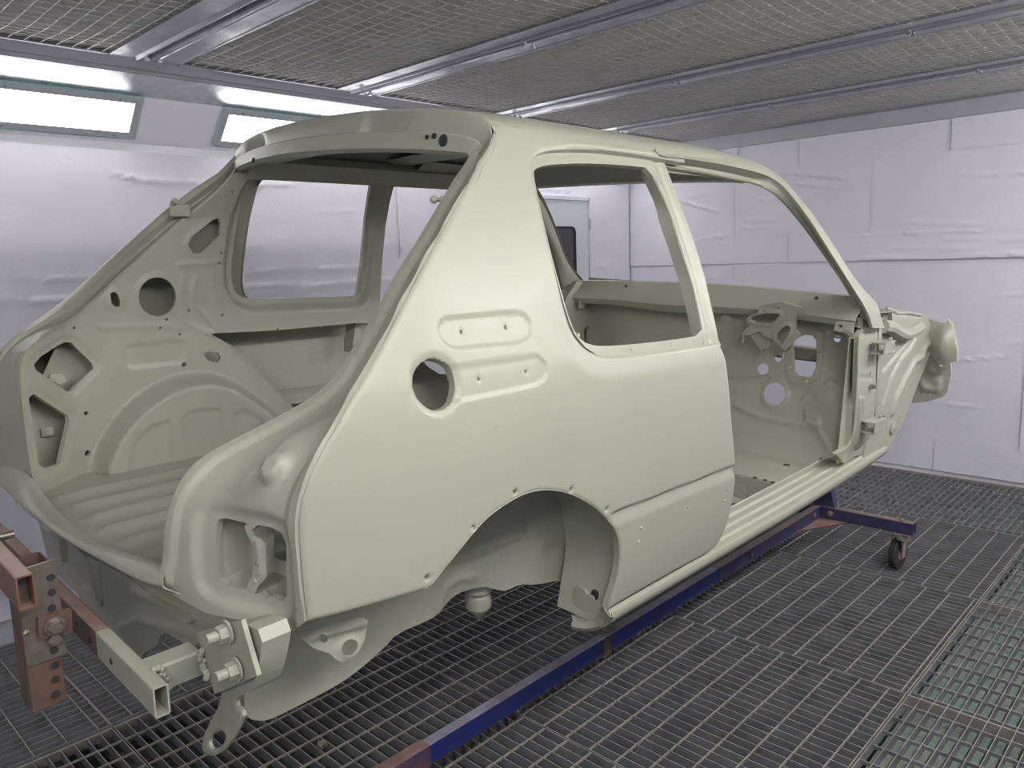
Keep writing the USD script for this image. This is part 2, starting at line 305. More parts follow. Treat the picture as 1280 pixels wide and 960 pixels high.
for i in range(0, len(edges), 2):
    a, b = edges[i], edges[i + 1]
    lab = pn[i // 2]
    g = thing('ceiling_filter_panel', f'grey ceiling filter panel under a wire grid, {lab}', 'ceiling filter', (a, Y0, ZC), group=None)
    W_, L_ = b - a, Y1 - Y0
    sag = .028 if i else .02
    def zs(x, y): return -sag * np.sin(np.pi * np.clip(x / W_, 0, 1)) * (.75 + .25 * np.sin(y * 2.1 + i)) * sstep(np.minimum(y, L_ - y) / .35)
    nx, ny = (65, 253) if i >= 4 else (21, 61)
    u, v = np.meshgrid(np.linspace(-.012, W_ + .012, nx), np.linspace(0, L_, ny), indexing='ij')
    pil = .006 * (meshkit.fbm(np.stack([u * 5, v * 5, u * 0 + i], -1), 3, i) - .5)
    pl_ = np.abs(np.sin(np.pi * u / .0565)) * np.abs(np.sin(np.pi * v / .0565)) if i >= 4 else 0
    zz = zs(u, v) + .017 + pil * .6 - .009 * pl_
    q = np.arange(nx * ny).reshape(nx, ny); A, B_, C_, D_ = q[:-1, :-1].ravel(), q[1:, :-1].ravel(), q[1:, 1:].ravel(), q[:-1, 1:].ravel()
    F = np.vstack([np.c_[A, C_, B_], np.c_[A, D_, C_]])
    vt = np.c_[u.ravel(), v.ravel(), zz.ravel()]; top = vt + [0, 0, .02]
    obj('filter_cloth', tm(np.vstack([vt, top]), np.vstack([F, F[:, ::-1] + len(vt)])), 'filter_cloth', g, smooth=True)
    if i < 4: pit = .0565 * 4
    else: pit = .0565
    wires = []
    for y in np.arange(pit, L_, pit):
        x = np.linspace(-.005, W_ + .005, 13); wires.append(tube(np.c_[x, x * 0 + y, zs(x, y) + .006], .0019, 4))
    for x in np.arange(pit, W_, pit):
        y = np.linspace(0, L_, 45); wires.append(tube(np.c_[y * 0 + x, y, zs(x, y) + .0025], .0019, 4))
    obj('wire_grid', cat(wires), 'wire', g, smooth=True, kind='stuff')
    obj('frame', cat([box(-.004, .008, 0, L_, -.002, .03), box(W_ - .008, W_ + .004, 0, L_, -.002, .03), box(0, W_, 0, .02, -.002, .03), box(0, W_, L_ - .02, L_, -.002, .03)]), 'galvanised', g)

# door in the lamp wall
d1 = struct('door_1', cat([box(4.36, 5.15, YF - .012, YF + .03, .02, 2.03)]), 'door_white')
obj('door_frame', cat([box(4.28, 4.355, YF - .02, YF + .05, 0, 2.05), box(5.153, 5.172, YF - .02, YF + .05, 0, 2.05), box(4.28, 5.172, YF - .02, YF + .05, 2.033, 2.06)]), 'door_white', d1)
win = sg.box(4.52, 1.0, 4.97, 1.825)
r_ = win.buffer(-.05).buffer(.05)
obj('window_seal', place(extrude(r_.difference(r_.buffer(-.016)), .016), (0, YF - .012, 0), (1, 0, 0), (0, 0, 1)), 'rubber', d1)
obj('pane', place(extrude(r_.buffer(-.012), .008), (0, YF - .012, 0), (1, 0, 0), (0, 0, 1)), 'dark_glass', d1)
for z in (.35, 1.08, 1.8): obj('hinge', cyl((5.156, YF - .026, z), (5.156, YF - .026, z + .09), .009, 10), 'galvanised', d1)

# ------------------------------------------------------------------ floor: pit below, steel gratings above
struct('floor', box(XB, XE, YN, YF, -.42, -.36), 'pit')
sup = struct('trim_9', cat([box(x - .03, x + .03, YN, YF - .24, -.36, -.075) for x in (-.21, .79, 1.79, 2.785, 3.78, 4.78)]), 'pit')
def grating(loc, rz, off, label, wx=.99, wy=.995):
    """bars run along local y, rods along x; origin at a corner"""
    sunk = off in (.064, .03)
    g = thing('floor_grating', label, 'floor grating', loc, rotz=rz)
    nb = int(round(wx / .0413)); sp = wx / nb
    for k in range(nb + 1):
        x = min(max(k * sp, .0016), wx - .0016); obj('bearing_bar', box(x - .0014, x + .0014, 0, wy, -.036, 0), 'grating_steel', g, smooth=False)
    for k in range(10):
        y = off + k * .1
        if y < wy: obj('cross_rod', box(.003, wx - .003, y - .0021, y + .0021, -.007, .0006) if not sunk else box(.003, wx - .003, y - .0018, y + .0018, -.016, -.003), 'grating_edge' if not sunk else 'grating_steel', g, smooth=False)
    for y in (.0018, wy - .0018): obj('edge_bar', box(0, wx, y - .0018, y + .0018, -.036, .0006), 'grating_edge', g, smooth=False)
    return g
protos = {}
def lay(loc, rz, off, label):
    if off in protos: dup(protos[off], loc, rz, label)
    else: protos[off] = grating(loc, rz, off, label)
nth = ['first', 'second', 'third', 'fourth', 'fifth', 'sixth', 'seventh', 'eighth']
xr = [3.785, 2.79, 1.795, .80, -.195, -1.19]
for k, x in enumerate(xr):
    lay((x, .789, 0), 0, (.045, .02, .059)[k % 3], f'floor grating on the open side of the blue rail, {nth[k]} from the castor end')
    lay((x, 1.798, 0), 0, .088, f'floor grating under the car body, {nth[k]} of its lane from the front')
    if k > 1: lay((x + .995, 2.815, 0), 90, (.04, .02)[k % 2], f'floor grating along the lamp wall, {nth[k]} of its lane from the far end')
    else: lay((x + .995, 2.815, 0), 90, .04, f'floor grating along the lamp wall, {nth[k]} of its lane from the far end')
    if x > 0: lay((x + .985, -.207, 0), 90, .064, f'floor grating over greenish cloth at the right edge, {nth[k]} from the castor end')
for k, y in enumerate((-.207, .785, 1.777, 2.769)):
    lay((5.775, y, 0), 90, .03, f'floor grating along the foot of the end wall, {nth[k]} from the right')

def mat_sheet(x0, x1, y0, y1, z, seed):
    nx, ny = int((x1 - x0) / .03), max(4, int((y1 - y0) / .03)); u, v = np.meshgrid(np.linspace(x0, x1, nx), np.linspace(y0, y1, ny), indexing='ij')
    h = z + .022 * (meshkit.fbm(np.stack([u * 9, v * 9, 0 * u + seed], -1), 3, seed) - .5)
    q = np.arange(nx * ny).reshape(nx, ny); a, b, c, d = q[:-1, :-1].ravel(), q[1:, :-1].ravel(), q[1:, 1:].ravel(), q[:-1, 1:].ravel(); F = np.vstack([np.c_[a, b, c], np.c_[a, c, d]]); V = np.c_[u.ravel(), v.ravel(), h.ravel()]; n = len(V)
    return tm(np.vstack([V, V - [0, 0, .012]]), np.vstack([F, F[:, ::-1] + n]))
for lab, r, m in (('teal stained filter mat below the right-hand lane of gratings', (0, 4.77, -.21, .786, -.068), 'mat_teal'), ('grey-green filter mat below the gratings at the end wall', (4.80, 5.76, -.21, 3.75, -.068), 'mat_teal'), ('dark brown filter mat below the gratings left of the camera', (-.2, 1.78, 1.80, 2.80, -.085), 'mat_brown')):
    obj('filter_mat', mat_sheet(*r, 5), m, None, True, lab, 'filter mat')

# ------------------------------------------------------------------ the car body's own frame: x forward from the rear axle, y to the far side, z up from the sill's lower edge
TH = math.radians(3.5)
MC = np.array([[1, 0, 0], [0, math.cos(TH), -math.sin(TH)], [0, math.sin(TH), math.cos(TH)]])
CC = np.array([-1.10, -1.775, .9414])          # where the viewer stands in that frame
TW = EYE - MC @ CC
def ray(u, v):
    u = np.asarray(u, float); v = np.asarray(v, float)
    d = (u - 640)[..., None] * BAS[0] - (v - 480)[..., None] * BAS[1] + FPX * BAS[2]
    return d @ MC
def at(pts, f, lo=.6, hi=5.):
    """photograph points (1280x960) to points of the implicit surface f(p) = 0 in the car's frame, nearest root along the sight line"""
    pts = np.asarray(pts, float).reshape(-1, 2); d = ray(pts[:, 0], pts[:, 1]); d /= np.linalg.norm(d, axis=1)[:, None]
    t = np.linspace(lo, hi, 260); P = CC + d[:, None, :] * t[None, :, None]
    g = f(P); s = np.sign(g[:, :-1]) != np.sign(g[:, 1:]); k = np.where(s.any(1), s.argmax(1), -1)
    out = np.empty((len(pts), 3))
    for i in range(len(pts)):
        if k[i] < 0: out[i] = P[i, np.abs(g[i]).argmin()]; continue
        a, b = t[k[i]], t[k[i] + 1]; fa = g[i, k[i]]
        for _ in range(40):
            m = (a + b) / 2; fm = f((CC + d[i] * m)[None])[0]
            if fm * fa > 0: a, fa = m, fm
            else: b = m
        out[i] = CC + d[i] * (a + b) / 2
    return out
def aty(pts, y): return at(pts, lambda p: p[..., 1] - y)
def atx(pts, x): return at(pts, lambda p: p[..., 0] - x)
def atz(pts, z): return at(pts, lambda p: p[..., 2] - z)
def C(ox, oy, s, pts): return [(ox + a / s, oy + b / s) for a, b in pts]
from scipy.interpolate import PchipInterpolator, CubicSpline
WZ = PchipInterpolator([-.2, 0, .05, .15, .35, .5, .6, .66, .70, 1.07, 1.13, 1.16, 1.185, 1.3], [.70, .738, .748, .762, .775, .775, .768, .756, .742, .600, .573, .552, .50, .40])
def taper(x): return .05 * np.clip((-.1 - x) / .45, 0, 1.5) ** 2 + .02 * np.clip((x - 1.2) / .9, 0, 1.5) ** 2
def side_w(x, z): return WZ(np.clip(z, -.2, 1.3)) - taper(x)
near = lambda p: p[..., 1] + side_w(p[..., 0], p[..., 2])
def nearoff(o): return lambda p: p[..., 1] + side_w(p[..., 0], p[..., 2]) - o
class Surf:
    """a sheet given as one coordinate over the other two: axis 1 means y = fn(x, z)"""
    def __init__(s, axis, fn): s.axis, s.fn = axis, fn; s.cols = [k for k in range(3) if k != axis]
    def imp(s, p): return p[..., s.axis] - s.fn(p[..., s.cols[0]], p[..., s.cols[1]])
    def lift(s, ab):
        ab = np.asarray(ab, float); out = np.empty((len(ab), 3)); out[:, s.cols] = ab; out[:, s.axis] = s.fn(ab[:, 0], ab[:, 1]); return out
    def px(s, pts, lo=.6, hi=5.): return at(pts, s.imp, lo, hi)[:, s.cols]
    def off(s, o): return Surf(s.axis, lambda a, b: s.fn(a, b) + o)
    def mirror(s): return Surf(s.axis, (lambda a, b: -s.fn(a, b)) if s.axis == 1 else (lambda a, b: s.fn(*((a, -b) if s.axis == 2 else (-a, b)))))
from scipy.interpolate import RBFInterpolator
def rbf_surf(axis, P, smoothing=0.):
    P = np.asarray(P, float); c = [k for k in range(3) if k != axis]
    R = RBFInterpolator(P[:, c], P[:, axis], kernel='thin_plate_spline', smoothing=smoothing)
    def fn(a, b):
        a, b = np.broadcast_arrays(np.asarray(a, float), np.asarray(b, float)); return R(np.c_[a.ravel(), b.ravel()]).reshape(a.shape)
    return Surf(axis, fn)
def plane_surf(axis, p, n):
    """the plane through p with normal n"""
    p, n = np.asarray(p, float), np.asarray(n, float); c = [k for k in range(3) if k != axis]
    return Surf(axis, lambda a, b: p[axis] - (n[c[0]] * (a - p[c[0]]) + n[c[1]] * (b - p[c[1]])) / n[axis])
def P2(pts, rnd=0, n=0):
    p = sg.Polygon(pts)
    if not p.is_valid: p = p.buffer(0)
    if rnd: p = p.buffer(-rnd, quad_segs=6).buffer(2 * rnd, quad_segs=6).buffer(-rnd, quad_segs=6)
    return p
def cells(poly, g):
    """triangles of a polygon on a square grid of pitch g, as welded 2-D vertices and faces"""
    x0, y0, x1, y1 = poly.bounds; x0 -= g * .37; y0 -= g * .41
    nx, ny = int((x1 - x0) / g) + 2, int((y1 - y0) / g) + 2
    ix, iy = np.meshgrid(np.arange(nx), np.arange(ny), indexing='ij'); ix, iy = ix.ravel(), iy.ravel()
    B = shapely.box(x0 + ix * g, y0 + iy * g, x0 + (ix + 1) * g, y0 + (iy + 1) * g)
    shapely.prepare(poly); hit = shapely.intersects(poly, B); full = shapely.contains(poly, B); part = hit & ~full
    V, F, n = [], [], 0
    a = np.c_[ix[full], iy[full]]
    if len(a):
        V.append(np.vstack([[x0, y0] + g * (a + d) for d in ((0, 0), (1, 0), (1, 1), (0, 1))])); m = len(a); k = np.arange(m)
        alt = ((a.sum(1)) % 2 == 0)[:, None]
        F.append(np.vstack([np.where(alt, np.c_[k, k + m, k + 2 * m], np.c_[k, k + m, k + 3 * m]), np.where(alt, np.c_[k, k + 2 * m, k + 3 * m], np.c_[k + m, k + 2 * m, k + 3 * m])])); n = 4 * m
    for q in shapely.intersection(poly, B[part]):
        for h in (q.geoms if hasattr(q, 'geoms') else [q]):
            if h.geom_type != 'Polygon' or h.area < 1e-9: continue
            try: v, f = trimesh.creation.triangulate_polygon(h, engine='earcut')
            except Exception: continue
            V.append(np.asarray(v)); F.append(np.asarray(f) + n); n += len(v)
    V, F = np.vstack(V), np.vstack(F)
    _, i, inv = np.unique(np.round(V / 1e-6).astype(np.int64), axis=0, return_index=True, return_inverse=True)
    V, F = V[i], inv.ravel()[F]
    F = F[(F[:, 0] != F[:, 1]) & (F[:, 1] != F[:, 2]) & (F[:, 2] != F[:, 0])]
    d1, d2 = V[F[:, 1]] - V[F[:, 0]], V[F[:, 2]] - V[F[:, 0]]; s = d1[:, 0] * d2[:, 1] - d1[:, 1] * d2[:, 0]
    F[s < 0] = F[s < 0][:, ::-1]; return V, F[np.abs(s) > 1e-12]
def sdist(geom, ab):
    """signed distance, negative inside"""
    pt = shapely.points(ab); shapely.prepare(geom); d = shapely.distance(geom, pt)
    if geom.geom_type in ('Polygon', 'MultiPolygon'): d = np.where(d > 0, d, -shapely.distance(geom.boundary, pt))
    return d
def solid(V, F, N, t, rim=None):
    """front faces, back faces t behind, and a rim round every border; rim deeper than t makes a turned-in flange"""
    e = np.vstack([F[:, [0, 1]], F[:, [1, 2]], F[:, [2, 0]]]); key = np.sort(e, 1)
    _, i, cnt = np.unique(key, axis=0, return_index=True, return_counts=True); b = e[i[cnt == 1]]
    n = len(V); back = V - N * t; out = [F, F[:, ::-1] + n]
    P = [V, back]
    if rim and rim > t:
        P += [V - N * rim]; m = 2 * n
        out += [np.c_[b[:, 0], m + b[:, 0], m + b[:, 1]], np.c_[b[:, 0], m + b[:, 1], b[:, 1]]]
    out += [np.c_[b[:, 0], n + b[:, 0], n + b[:, 1]], np.c_[b[:, 0], n + b[:, 1], b[:, 1]]] if not (rim and rim > t) else []
    m = tm(np.vstack(P), np.vstack(out)); m.remove_unreferenced_vertices(); return m
def normals(V, F, flip):
    N = np.zeros_like(V); f = np.cross(V[F[:, 1]] - V[F[:, 0]], V[F[:, 2]] - V[F[:, 0]])
    for k in range(3): np.add.at(N, F[:, k], f)
    N /= np.maximum(np.linalg.norm(N, axis=1), 1e-12)[:, None]; return N
def patch(surf, outline, holes=(), g=.012, relief=(), t=.002, rim=None, out=(0, -1, 0), dom=False, px_holes=True, fn=None):
    """sheet-metal piece: outline and holes given as photograph points on the surface, or (dom) in the surface's own two coordinates. out = the side that is the front.
    relief: (geometry, height, ramp) raised inside the geometry, negative = pressed in; a line gives a bead of that half-width"""
    poly = outline if hasattr(outline, 'geom_type') else P2(outline if dom else surf.px(outline))
    for h in holes:
        h = h if hasattr(h, 'geom_type') else P2(surf.px(h)); poly = poly.difference(h)
    if poly.geom_type != 'Polygon': poly = max(poly.geoms, key=lambda q: q.area)
    ab, F = cells(poly, g); V = surf.lift(ab); e_ = 1e-4; N = np.cross(surf.lift(ab + [e_, 0]) - surf.lift(ab - [e_, 0]), surf.lift(ab + [0, e_]) - surf.lift(ab - [0, e_])); N /= np.linalg.norm(N, axis=1)[:, None]
    if (N * normals(V, F, 0)).sum() < 0: N = -N
    if (N @ np.asarray(out, float)).mean() < 0: F = F[:, ::-1]; N = -N
    h = np.zeros(len(ab))
    for q in relief:
        d = sdist(q[0], ab)
        if q[0].geom_type in ('Polygon', 'MultiPolygon'): h += q[1] * sstep(.5 - d / q[2])
        else: h += q[1] * np.exp(-(d / q[2]) ** 2)
    if fn is not None: h = h + fn(ab, poly)
    V = V + N * h[:, None]
    return solid(V, F, N, t, rim)
def grid_mesh(R, closed=False):
    """R: (curves, points, 3) skinned"""
    R = np.asarray(R, float); m, n = R.shape[:2]; q = np.arange(m * n).reshape(m, n)
    if closed: q = np.vstack([q, q[:1]])
    a, b, c, d = q[:-1, :-1].ravel(), q[1:, :-1].ravel(), q[1:, 1:].ravel(), q[:-1, 1:].ravel()
    return R.reshape(-1, 3), np.vstack([np.c_[a, b, c], np.c_[a, c, d]])
def resample(p, n):
    p = np.asarray(p, float); s = np.r_[0, np.cumsum(np.linalg.norm(np.diff(p, axis=0), axis=1))]; t = np.linspace(0, s[-1], n)
    return np.stack([np.interp(t, s, p[:, k]) for k in range(p.shape[1])], 1)
def loft(curves, n=60, t=.002, flip=False, ring=False, rim=None):
    """sheet skinned over curves (each resampled to n points), t thick"""
    R = np.array([resample(c, n) for c in curves]); V, F = grid_mesh(R, ring)
    if flip: F = F[:, ::-1]
    if not t: return tm(V, F)
    return solid(V, F, normals(V, F, 0), t, rim)
def ringloft(loops, t=.002, flip=False):
    """as loft with closed loops of equal length"""
    R = np.array([np.vstack([c, c[:1]]) for c in loops]); V, F = grid_mesh(R)
    if flip: F = F[:, ::-1]
    m = tm(V, F); m.merge_vertices(); V, F = np.array(m.vertices), np.array(m.faces); return solid(V, F, normals(V, F, 0), t) if t else m
def mirror(m):
    m = m.copy(); m.vertices[:, 1] *= -1; m.faces = m.faces[:, ::-1]; return m
def sweep_profile(path, prof, up=(0, 0, 1)):
    """a closed (side, up) profile carried along a path"""
    path = np.asarray(path, float); T = np.gradient(path, axis=0); T /= np.linalg.norm(T, axis=1)[:, None]
    S = np.cross(T, up); S /= np.linalg.norm(S, axis=1)[:, None]; U = np.cross(S, T); prof = np.asarray(prof, float)
    R = np.array([p + prof[:, :1] * s + prof[:, 1:] * u for p, s, u in zip(path, S, U)]); m, n = R.shape[:2]
    q = np.arange(m * n).reshape(m, n); q = np.c_[q, q[:, :1]]; a, b, c, d = q[:-1, :-1].ravel(), q[1:, :-1].ravel(), q[1:, 1:].ravel(), q[:-1, 1:].ravel()
    F = [np.c_[a, b, c], np.c_[a, c, d]]
    v, f = trimesh.creation.triangulate_polygon(sg.Polygon(prof), engine='earcut')
    k = np.array([np.argmin(((prof - p) ** 2).sum(1)) for p in v]); f = k[f]
    F += [f, f[:, ::-1] + (m - 1) * n]; o = tm(R.reshape(-1, 3), np.vstack(F)); o.fix_normals(); return o
def dot(surf, uv, r, n=14):
    """round hole in the surface's own coordinates, at a photograph point"""
    return sg.Point(surf.px([uv])[0]).buffer(r, quad_segs=4)
NEAR = Surf(1, lambda x, z: -side_w(x, z))

def on(surf, pts): return surf.lift(surf.px(pts))
def bead(geom, h, w): return (geom, h, w)

# ------------------------------------------------------------------ the car body
car = thing('car_body', 'bare three-door hatchback body shell in satin sage green primer, no doors, glass or wheels', 'car body', TW, rot=3.5)
def part(name, mesh, m='paint', parent=None, smooth=35, label=None): return obj(name, mesh, m, parent or car, smooth, label)

# near rear quarter panel
rear_edge = [(386, 777.5), (381, 740), (377.5, 700), (375, 660), (377, 637), (381, 620), (387.5, 600), (405, 562), (422.5, 532), (442, 495), (460, 465), (480, 430), (505, 380), (540, 314), (559, 280), (582.5, 236), (600, 202.5), (615, 177), (619, 167)]
recess = [(901, 428), (865, 433.75), (815, 441), (780, 445), (760, 445.5), (745, 441), (732.5, 432.5), (720, 417.5), (712.5, 400), (706, 380), (690, 320), (677.5, 270), (668, 222), (665.5, 208), (668, 196), (677, 190), (695, 186), (740, 186), (777, 190), (817, 196)]
door_edge = [(903, 429), (907.5, 445), (911, 472), (915, 522), (919.5, 577), (919, 590), (920, 597), (918.75, 612.5), (913.75, 640), (908.75, 657.5), (902.5, 672), (895, 684), (887.5, 690)]
low_edge = [(840, 716), (800, 738.75), (772.5, 755), (760, 763)]
arch = [(763.75, 750), (768.75, 735), (773.75, 715), (775.5, 697.5), (775, 680), (771.5, 667.5), (765, 656), (752.5, 642), (737.5, 630), (720, 620.5), (702.5, 615), (685, 613), (667.5, 615), (652.5, 620), (640, 627), (622.5, 638), (602.5, 655.5), (577.5, 686), (560, 707.5), (545, 726), (538.75, 733.5), (532.5, 736.5)]
bottom = [(500, 747), (465, 757), (425, 768)]
A_ = NEAR.px(rear_edge); B_ = NEAR.px(recess); D_ = NEAR.px(door_edge); E_ = NEAR.px(low_edge); G_ = NEAR.px(arch); H_ = NEAR.px(bottom)
top_x = np.linspace(A_[-1, 0] + .02, .86, 30); topz = 1.157 + 0 * top_x
A_ = chaikin(A_, 2, False); Bs = chaikin(B_, 3, False); Gs = chaikin(G_, 2, False); Ds = np.vstack([D_[:5], chaikin(D_[5:], 2, False)])
front_top = [(.862, 1.157), (.845, 1.118)]
qpoly = P2(np.vstack([A_, np.c_[top_x, topz], front_top, Bs[::-1], Ds, E_, Gs, H_]))
cap = lambda a, b, r: sg.LineString(NEAR.px([a, b])).buffer(r, quad_segs=12)
slot1 = P2(NEAR.px(C(340, 380, 4, [(832, 130), (840, 95), (870, 70), (920, 62), (1060, 52), (1230, 40), (1262, 48), (1290, 80), (1298, 120), (1290, 155), (1262, 180), (1230, 190), (1000, 214), (910, 218), (870, 195), (845, 165)]), ), rnd=.01)
fuel_c = NEAR.px(C(340, 380, 4, [(702, 390), (815, 262), (935, 395), (825, 545), (735, 300), (740, 490), (905, 305), (915, 500)]))
fc, fr = fuel_c.mean(0), 0
fuel = P2(chaikin(fuel_c[[0, 4, 1, 6, 2, 7, 3, 5]], 3))
slot2 = P2(NEAR.px(C(340, 380, 4, [(880, 320), (1280, 262), (1320, 255), (1340, 265), (1372, 300), (1380, 340), (1365, 375), (1330, 400), (1280, 412), (945, 482), (880, 480)])), rnd=.008)
swL = NEAR.px([(765, 641), (840, 612), (918.5, 581)])
recess_poly = P2(np.vstack([Bs, [(1.1, 1.118), (1.1, .64)]]))
def q_relief(ab, poly):
    d = sdist(recess_poly, ab); x, z = ab[:, 0], ab[:, 1]
    h = -.007 * sstep(1 - np.abs(d) / .06) * sstep((.88 - z) / .2)                                      # sloping belt under the window
    zl = np.interp(x, swL[:, 0], swL[:, 1]); dz = zl - z                                                # pressed step above the sill
    h = h - .007 * sstep((x - .27) / .05) * np.where(dz > 0, sstep(dz / .004) * sstep((.045 - dz) / .036), 0)
    ed = sdist(poly.boundary, ab); h = h - .004 * np.clip(1 - ed / .007, 0, 1) ** 2                      # rounded rims
    zt = np.interp(x, [.33, .45, .6, .85], [1.128, 1.131, 1.131, 1.126]); h = h + .0035 * np.exp(-((z - zt) / .006) ** 2) * sstep((x - .3) / .06) * (x < .84)
    return h
screws = [(578, 414), (634, 409), (600, 474), (659, 464)]
sc_holes = [dot(NEAR, p, .0028) for p in screws]
arch_holes = [dot(NEAR, p, .0045) for p in [(535, 723), (592, 661), (644.5, 616), (715, 612), (759, 637)]]
qm = patch(NEAR, qpoly, [fuel] + sc_holes + arch_holes, g=.005, rim=.016, t=.0018, fn=q_relief,
           relief=[(slot1, -.0034, .0045), (slot2, -.0034, .0045), (fuel.buffer(.009), -.003, .005)] + [(sg.Point(c.centroid).buffer(.006), .002, .003) for c in sc_holes])
qp = part('quarter_panel', qm)
nubs = [(801.5, 660), (798, 677), (859, 634), (910, 612), (906, 626)]
for p in nubs:
    a = NEAR.lift(NEAR.px([p]))[0]; part('stud', lathe([(.0045, -.002), (.0045, .001), (.003, .003), (0, .0035)], a, (0, -1, 0), 10), parent=qp)

# window flange and the pillar behind the door
WF = NEAR.off(.019)
opening = chaikin(WF.px([(667, 216), (669, 211), (678, 207.5), (690, 205.5), (730, 204), (762, 205.5), (790, 207.5), (812, 210), (835, 257), (853, 315), (865, 350), (874, 388), (879, 418.5), (840, 425), (790, 430.5), (752, 433), (737.5, 431), (727.5, 426), (719, 416), (712, 400), (706, 380), (690, 322), (677.5, 270), (669, 230)]), 1)
pil_r = WF.px([(826, 196), (847.5, 250), (867.5, 305), (880, 347.5), (888.75, 387.5), (897, 426)])
fl_out = P2(np.vstack([WF.px(recess[1:-1]), WF.px([(817, 193)]), pil_r, WF.px([(900, 431)])])).buffer(.004)
gr = WF.px([(819, 200), (841, 254), (860, 310), (872, 350), (881, 389), (888, 424)])
fm_ = patch(WF, fl_out, [P2(opening)], g=.008, rim=.014, relief=[(sg.LineString(gr), -.006, .008)])
part('window_flange', fm_)
for p in [(723, 419), (790, 436), (840, 430.5), (868, 425)]:
    a = WF.lift(WF.px([p]))[0]; part('weld_spot', lathe([(.006, -.001), (.005, .001), (0, .0005)], a, (0, -1, .3), 8), parent=qp)
# inner pillar wall, dark strip seen through the window opening
pi_ = np.array([WF.lift(WF.px([p]))[0] for p in [(811, 211), (834, 258), (852, 316), (864, 351), (873, 389), (878, 418)]])
pi_ = np.vstack([pi_[0] + (pi_[0] - pi_[1]) * .12, pi_, pi_[-1] + (pi_[-1] - pi_[-2]) * 6])
pi_ = resample(pi_, 40); pi_[:, 1] = -np.minimum(-pi_[:, 1], .745)
bul = .008 + .012 * np.exp(-((pi_[:, 2] - .95) / .05) ** 2) + .010 * np.exp(-((pi_[:, 2] - .8) / .1) ** 2)
part('pillar', loft([pi_ + [0, 0, 0], pi_ + np.c_[0 * bul, 0 * bul + .012, 0 * bul], pi_ + np.c_[.012 - bul * .9, 0 * bul + .036, 0 * bul], pi_ + np.c_[.075 + 0 * bul, .05 + 0 * bul, 0 * bul], pi_ + [.085, .006, 0]], 50), label='inner pillar between quarter window and door opening')

# roof with its underside, rear header and windscreen header
def zroof(x): return np.interp(x, [-.1, .1, .3, .6, .9, 1.1, 1.25, 1.36], [.9875, 1.0, 1.012, 1.019, 1.019, 1.008, .992, .972])   # scale of the section over its length
xs_ = np.r_[np.linspace(.105, .25, 8), np.linspace(.3, 1.0, 15), np.linspace(1.05, 1.30, 8)]
sec_z = np.r_[1.125, 1.14, 1.152, 1.164, 1.174, 1.181]; R_ = []
for x in xs_:
    w_ = side_w(x, sec_z); pts = [(w_[i], sec_z[i]) for i in range(len(sec_z))]
    k = sstep((x - .98) / .4)
    drop = (.045 * k * k) + .012 * sstep((.22 - x) / .15)
    yy = np.array([.47, .44, .38, .28, .15, 0]); w2 = np.array([p[0] for p in pts]); zz = np.r_[[p[1] for p in pts], 1.189 + 0 * .0, 1.195, 1.203, 1.211, 1.217, 1.219] - drop * np.linspace(.3, 1, 12)
    y = np.r_[w2, yy]; R_.append(np.c_[np.full(23, x) + (np.r_[0 * y[:-1], 0, 0 * y[:-1]]), np.r_[-y, y[:-1][::-1]], np.r_[zz, zz[:-1][::-1]]])
R_ = np.array(R_)
bow = (1 - (R_[0, :, 1] / .56) ** 2); 
for i in range(len(xs_)):
    R_[i, :, 0] += bow * (-.035 * sstep((.3 - xs_[i]) / .2) + .06 * sstep((xs_[i] - 1.0) / .3))
V, F = grid_mesh(R_); N = normals(V, F, 0)
if N[:, 2].mean() < 0: F = F[:, ::-1]; N = -N
roof = part('roof', solid(V, F, N, .0018))
RE = R_[0][2:-2]                                    # rear edge of the roof

# closing panel behind the fuel filler hole, and a clip beside it
BP = Surf(1, lambda x, z: -.64 + 0 * x)
fp_ = part('filler_panel', patch(BP, [(490, 430), (522, 440), (534, 458), (550, 468), (575, 466), (600, 480), (605, 560), (490, 560)], g=.02, relief=[(sg.LineString(BP.px([(505, 503), (590, 490)])), -.01, .004)]), parent=qp, label='dark inner panel behind the fuel filler hole')
part('filler_clip', place(extrude(P2([(p[0], p[2]) for p in aty(C(340, 380, 4, [(858, 352), (880, 345), (905, 350), (915, 385), (895, 380), (885, 395), (868, 378), (875, 366)]), -.70)]), .004), (0, -.70, 0), (1, 0, 0), (0, 0, 1)), parent=qp)

# rear corner: tail lamp panel between quarter panel and hatch opening
inner_px = [(203, 722), (207, 700), (211, 655), (219, 625), (231, 600), (250, 578), (275, 562), (331, 533), (390, 500), (422, 470), (442, 440), (460, 412), (476, 385), (497, 346), (529, 296), (572, 224), (589, 197)]
inner_y = [-.452, -.455, -.458, -.46, -.462, -.465, -.47, -.488, -.512, -.527, -.535, -.54, -.545, -.548, -.545, -.522, -.505]
IE = np.array([aty([p], y)[0] for p, y in zip(inner_px, inner_y)])
OE = on(NEAR, rear_edge); OE2 = OE.copy(); OE2[:, 1] += .006
tail_bot = on(NEAR, [(386, 777)])[0]
mid = np.array([(-.548, -.60, .30), (-.538, -.60, .40), (-.512, -.60, .50), (-.438, -.62, .585)])
bot_in = aty([(207, 738)], -.452)[0]
flat = []
oz = OE2[np.argsort(OE2[:, 2])]
for q in IE[7:]:
    xo, yo = np.interp(q[2], oz[:, 2], oz[:, 0]), np.interp(q[2], oz[:, 2], oz[:, 1]); flat.append((q[0] - .004 - .25 * (q[0] - xo) * 0, yo + .55 * (q[1] - yo), q[2])); flat.append((xo + .35 * (q[0] - xo), yo + .12 * (q[1] - yo), q[2]))
TS = rbf_surf(0, np.vstack([OE2[::1], IE, mid, flat, [bot_in]]), smoothing=1e-6)
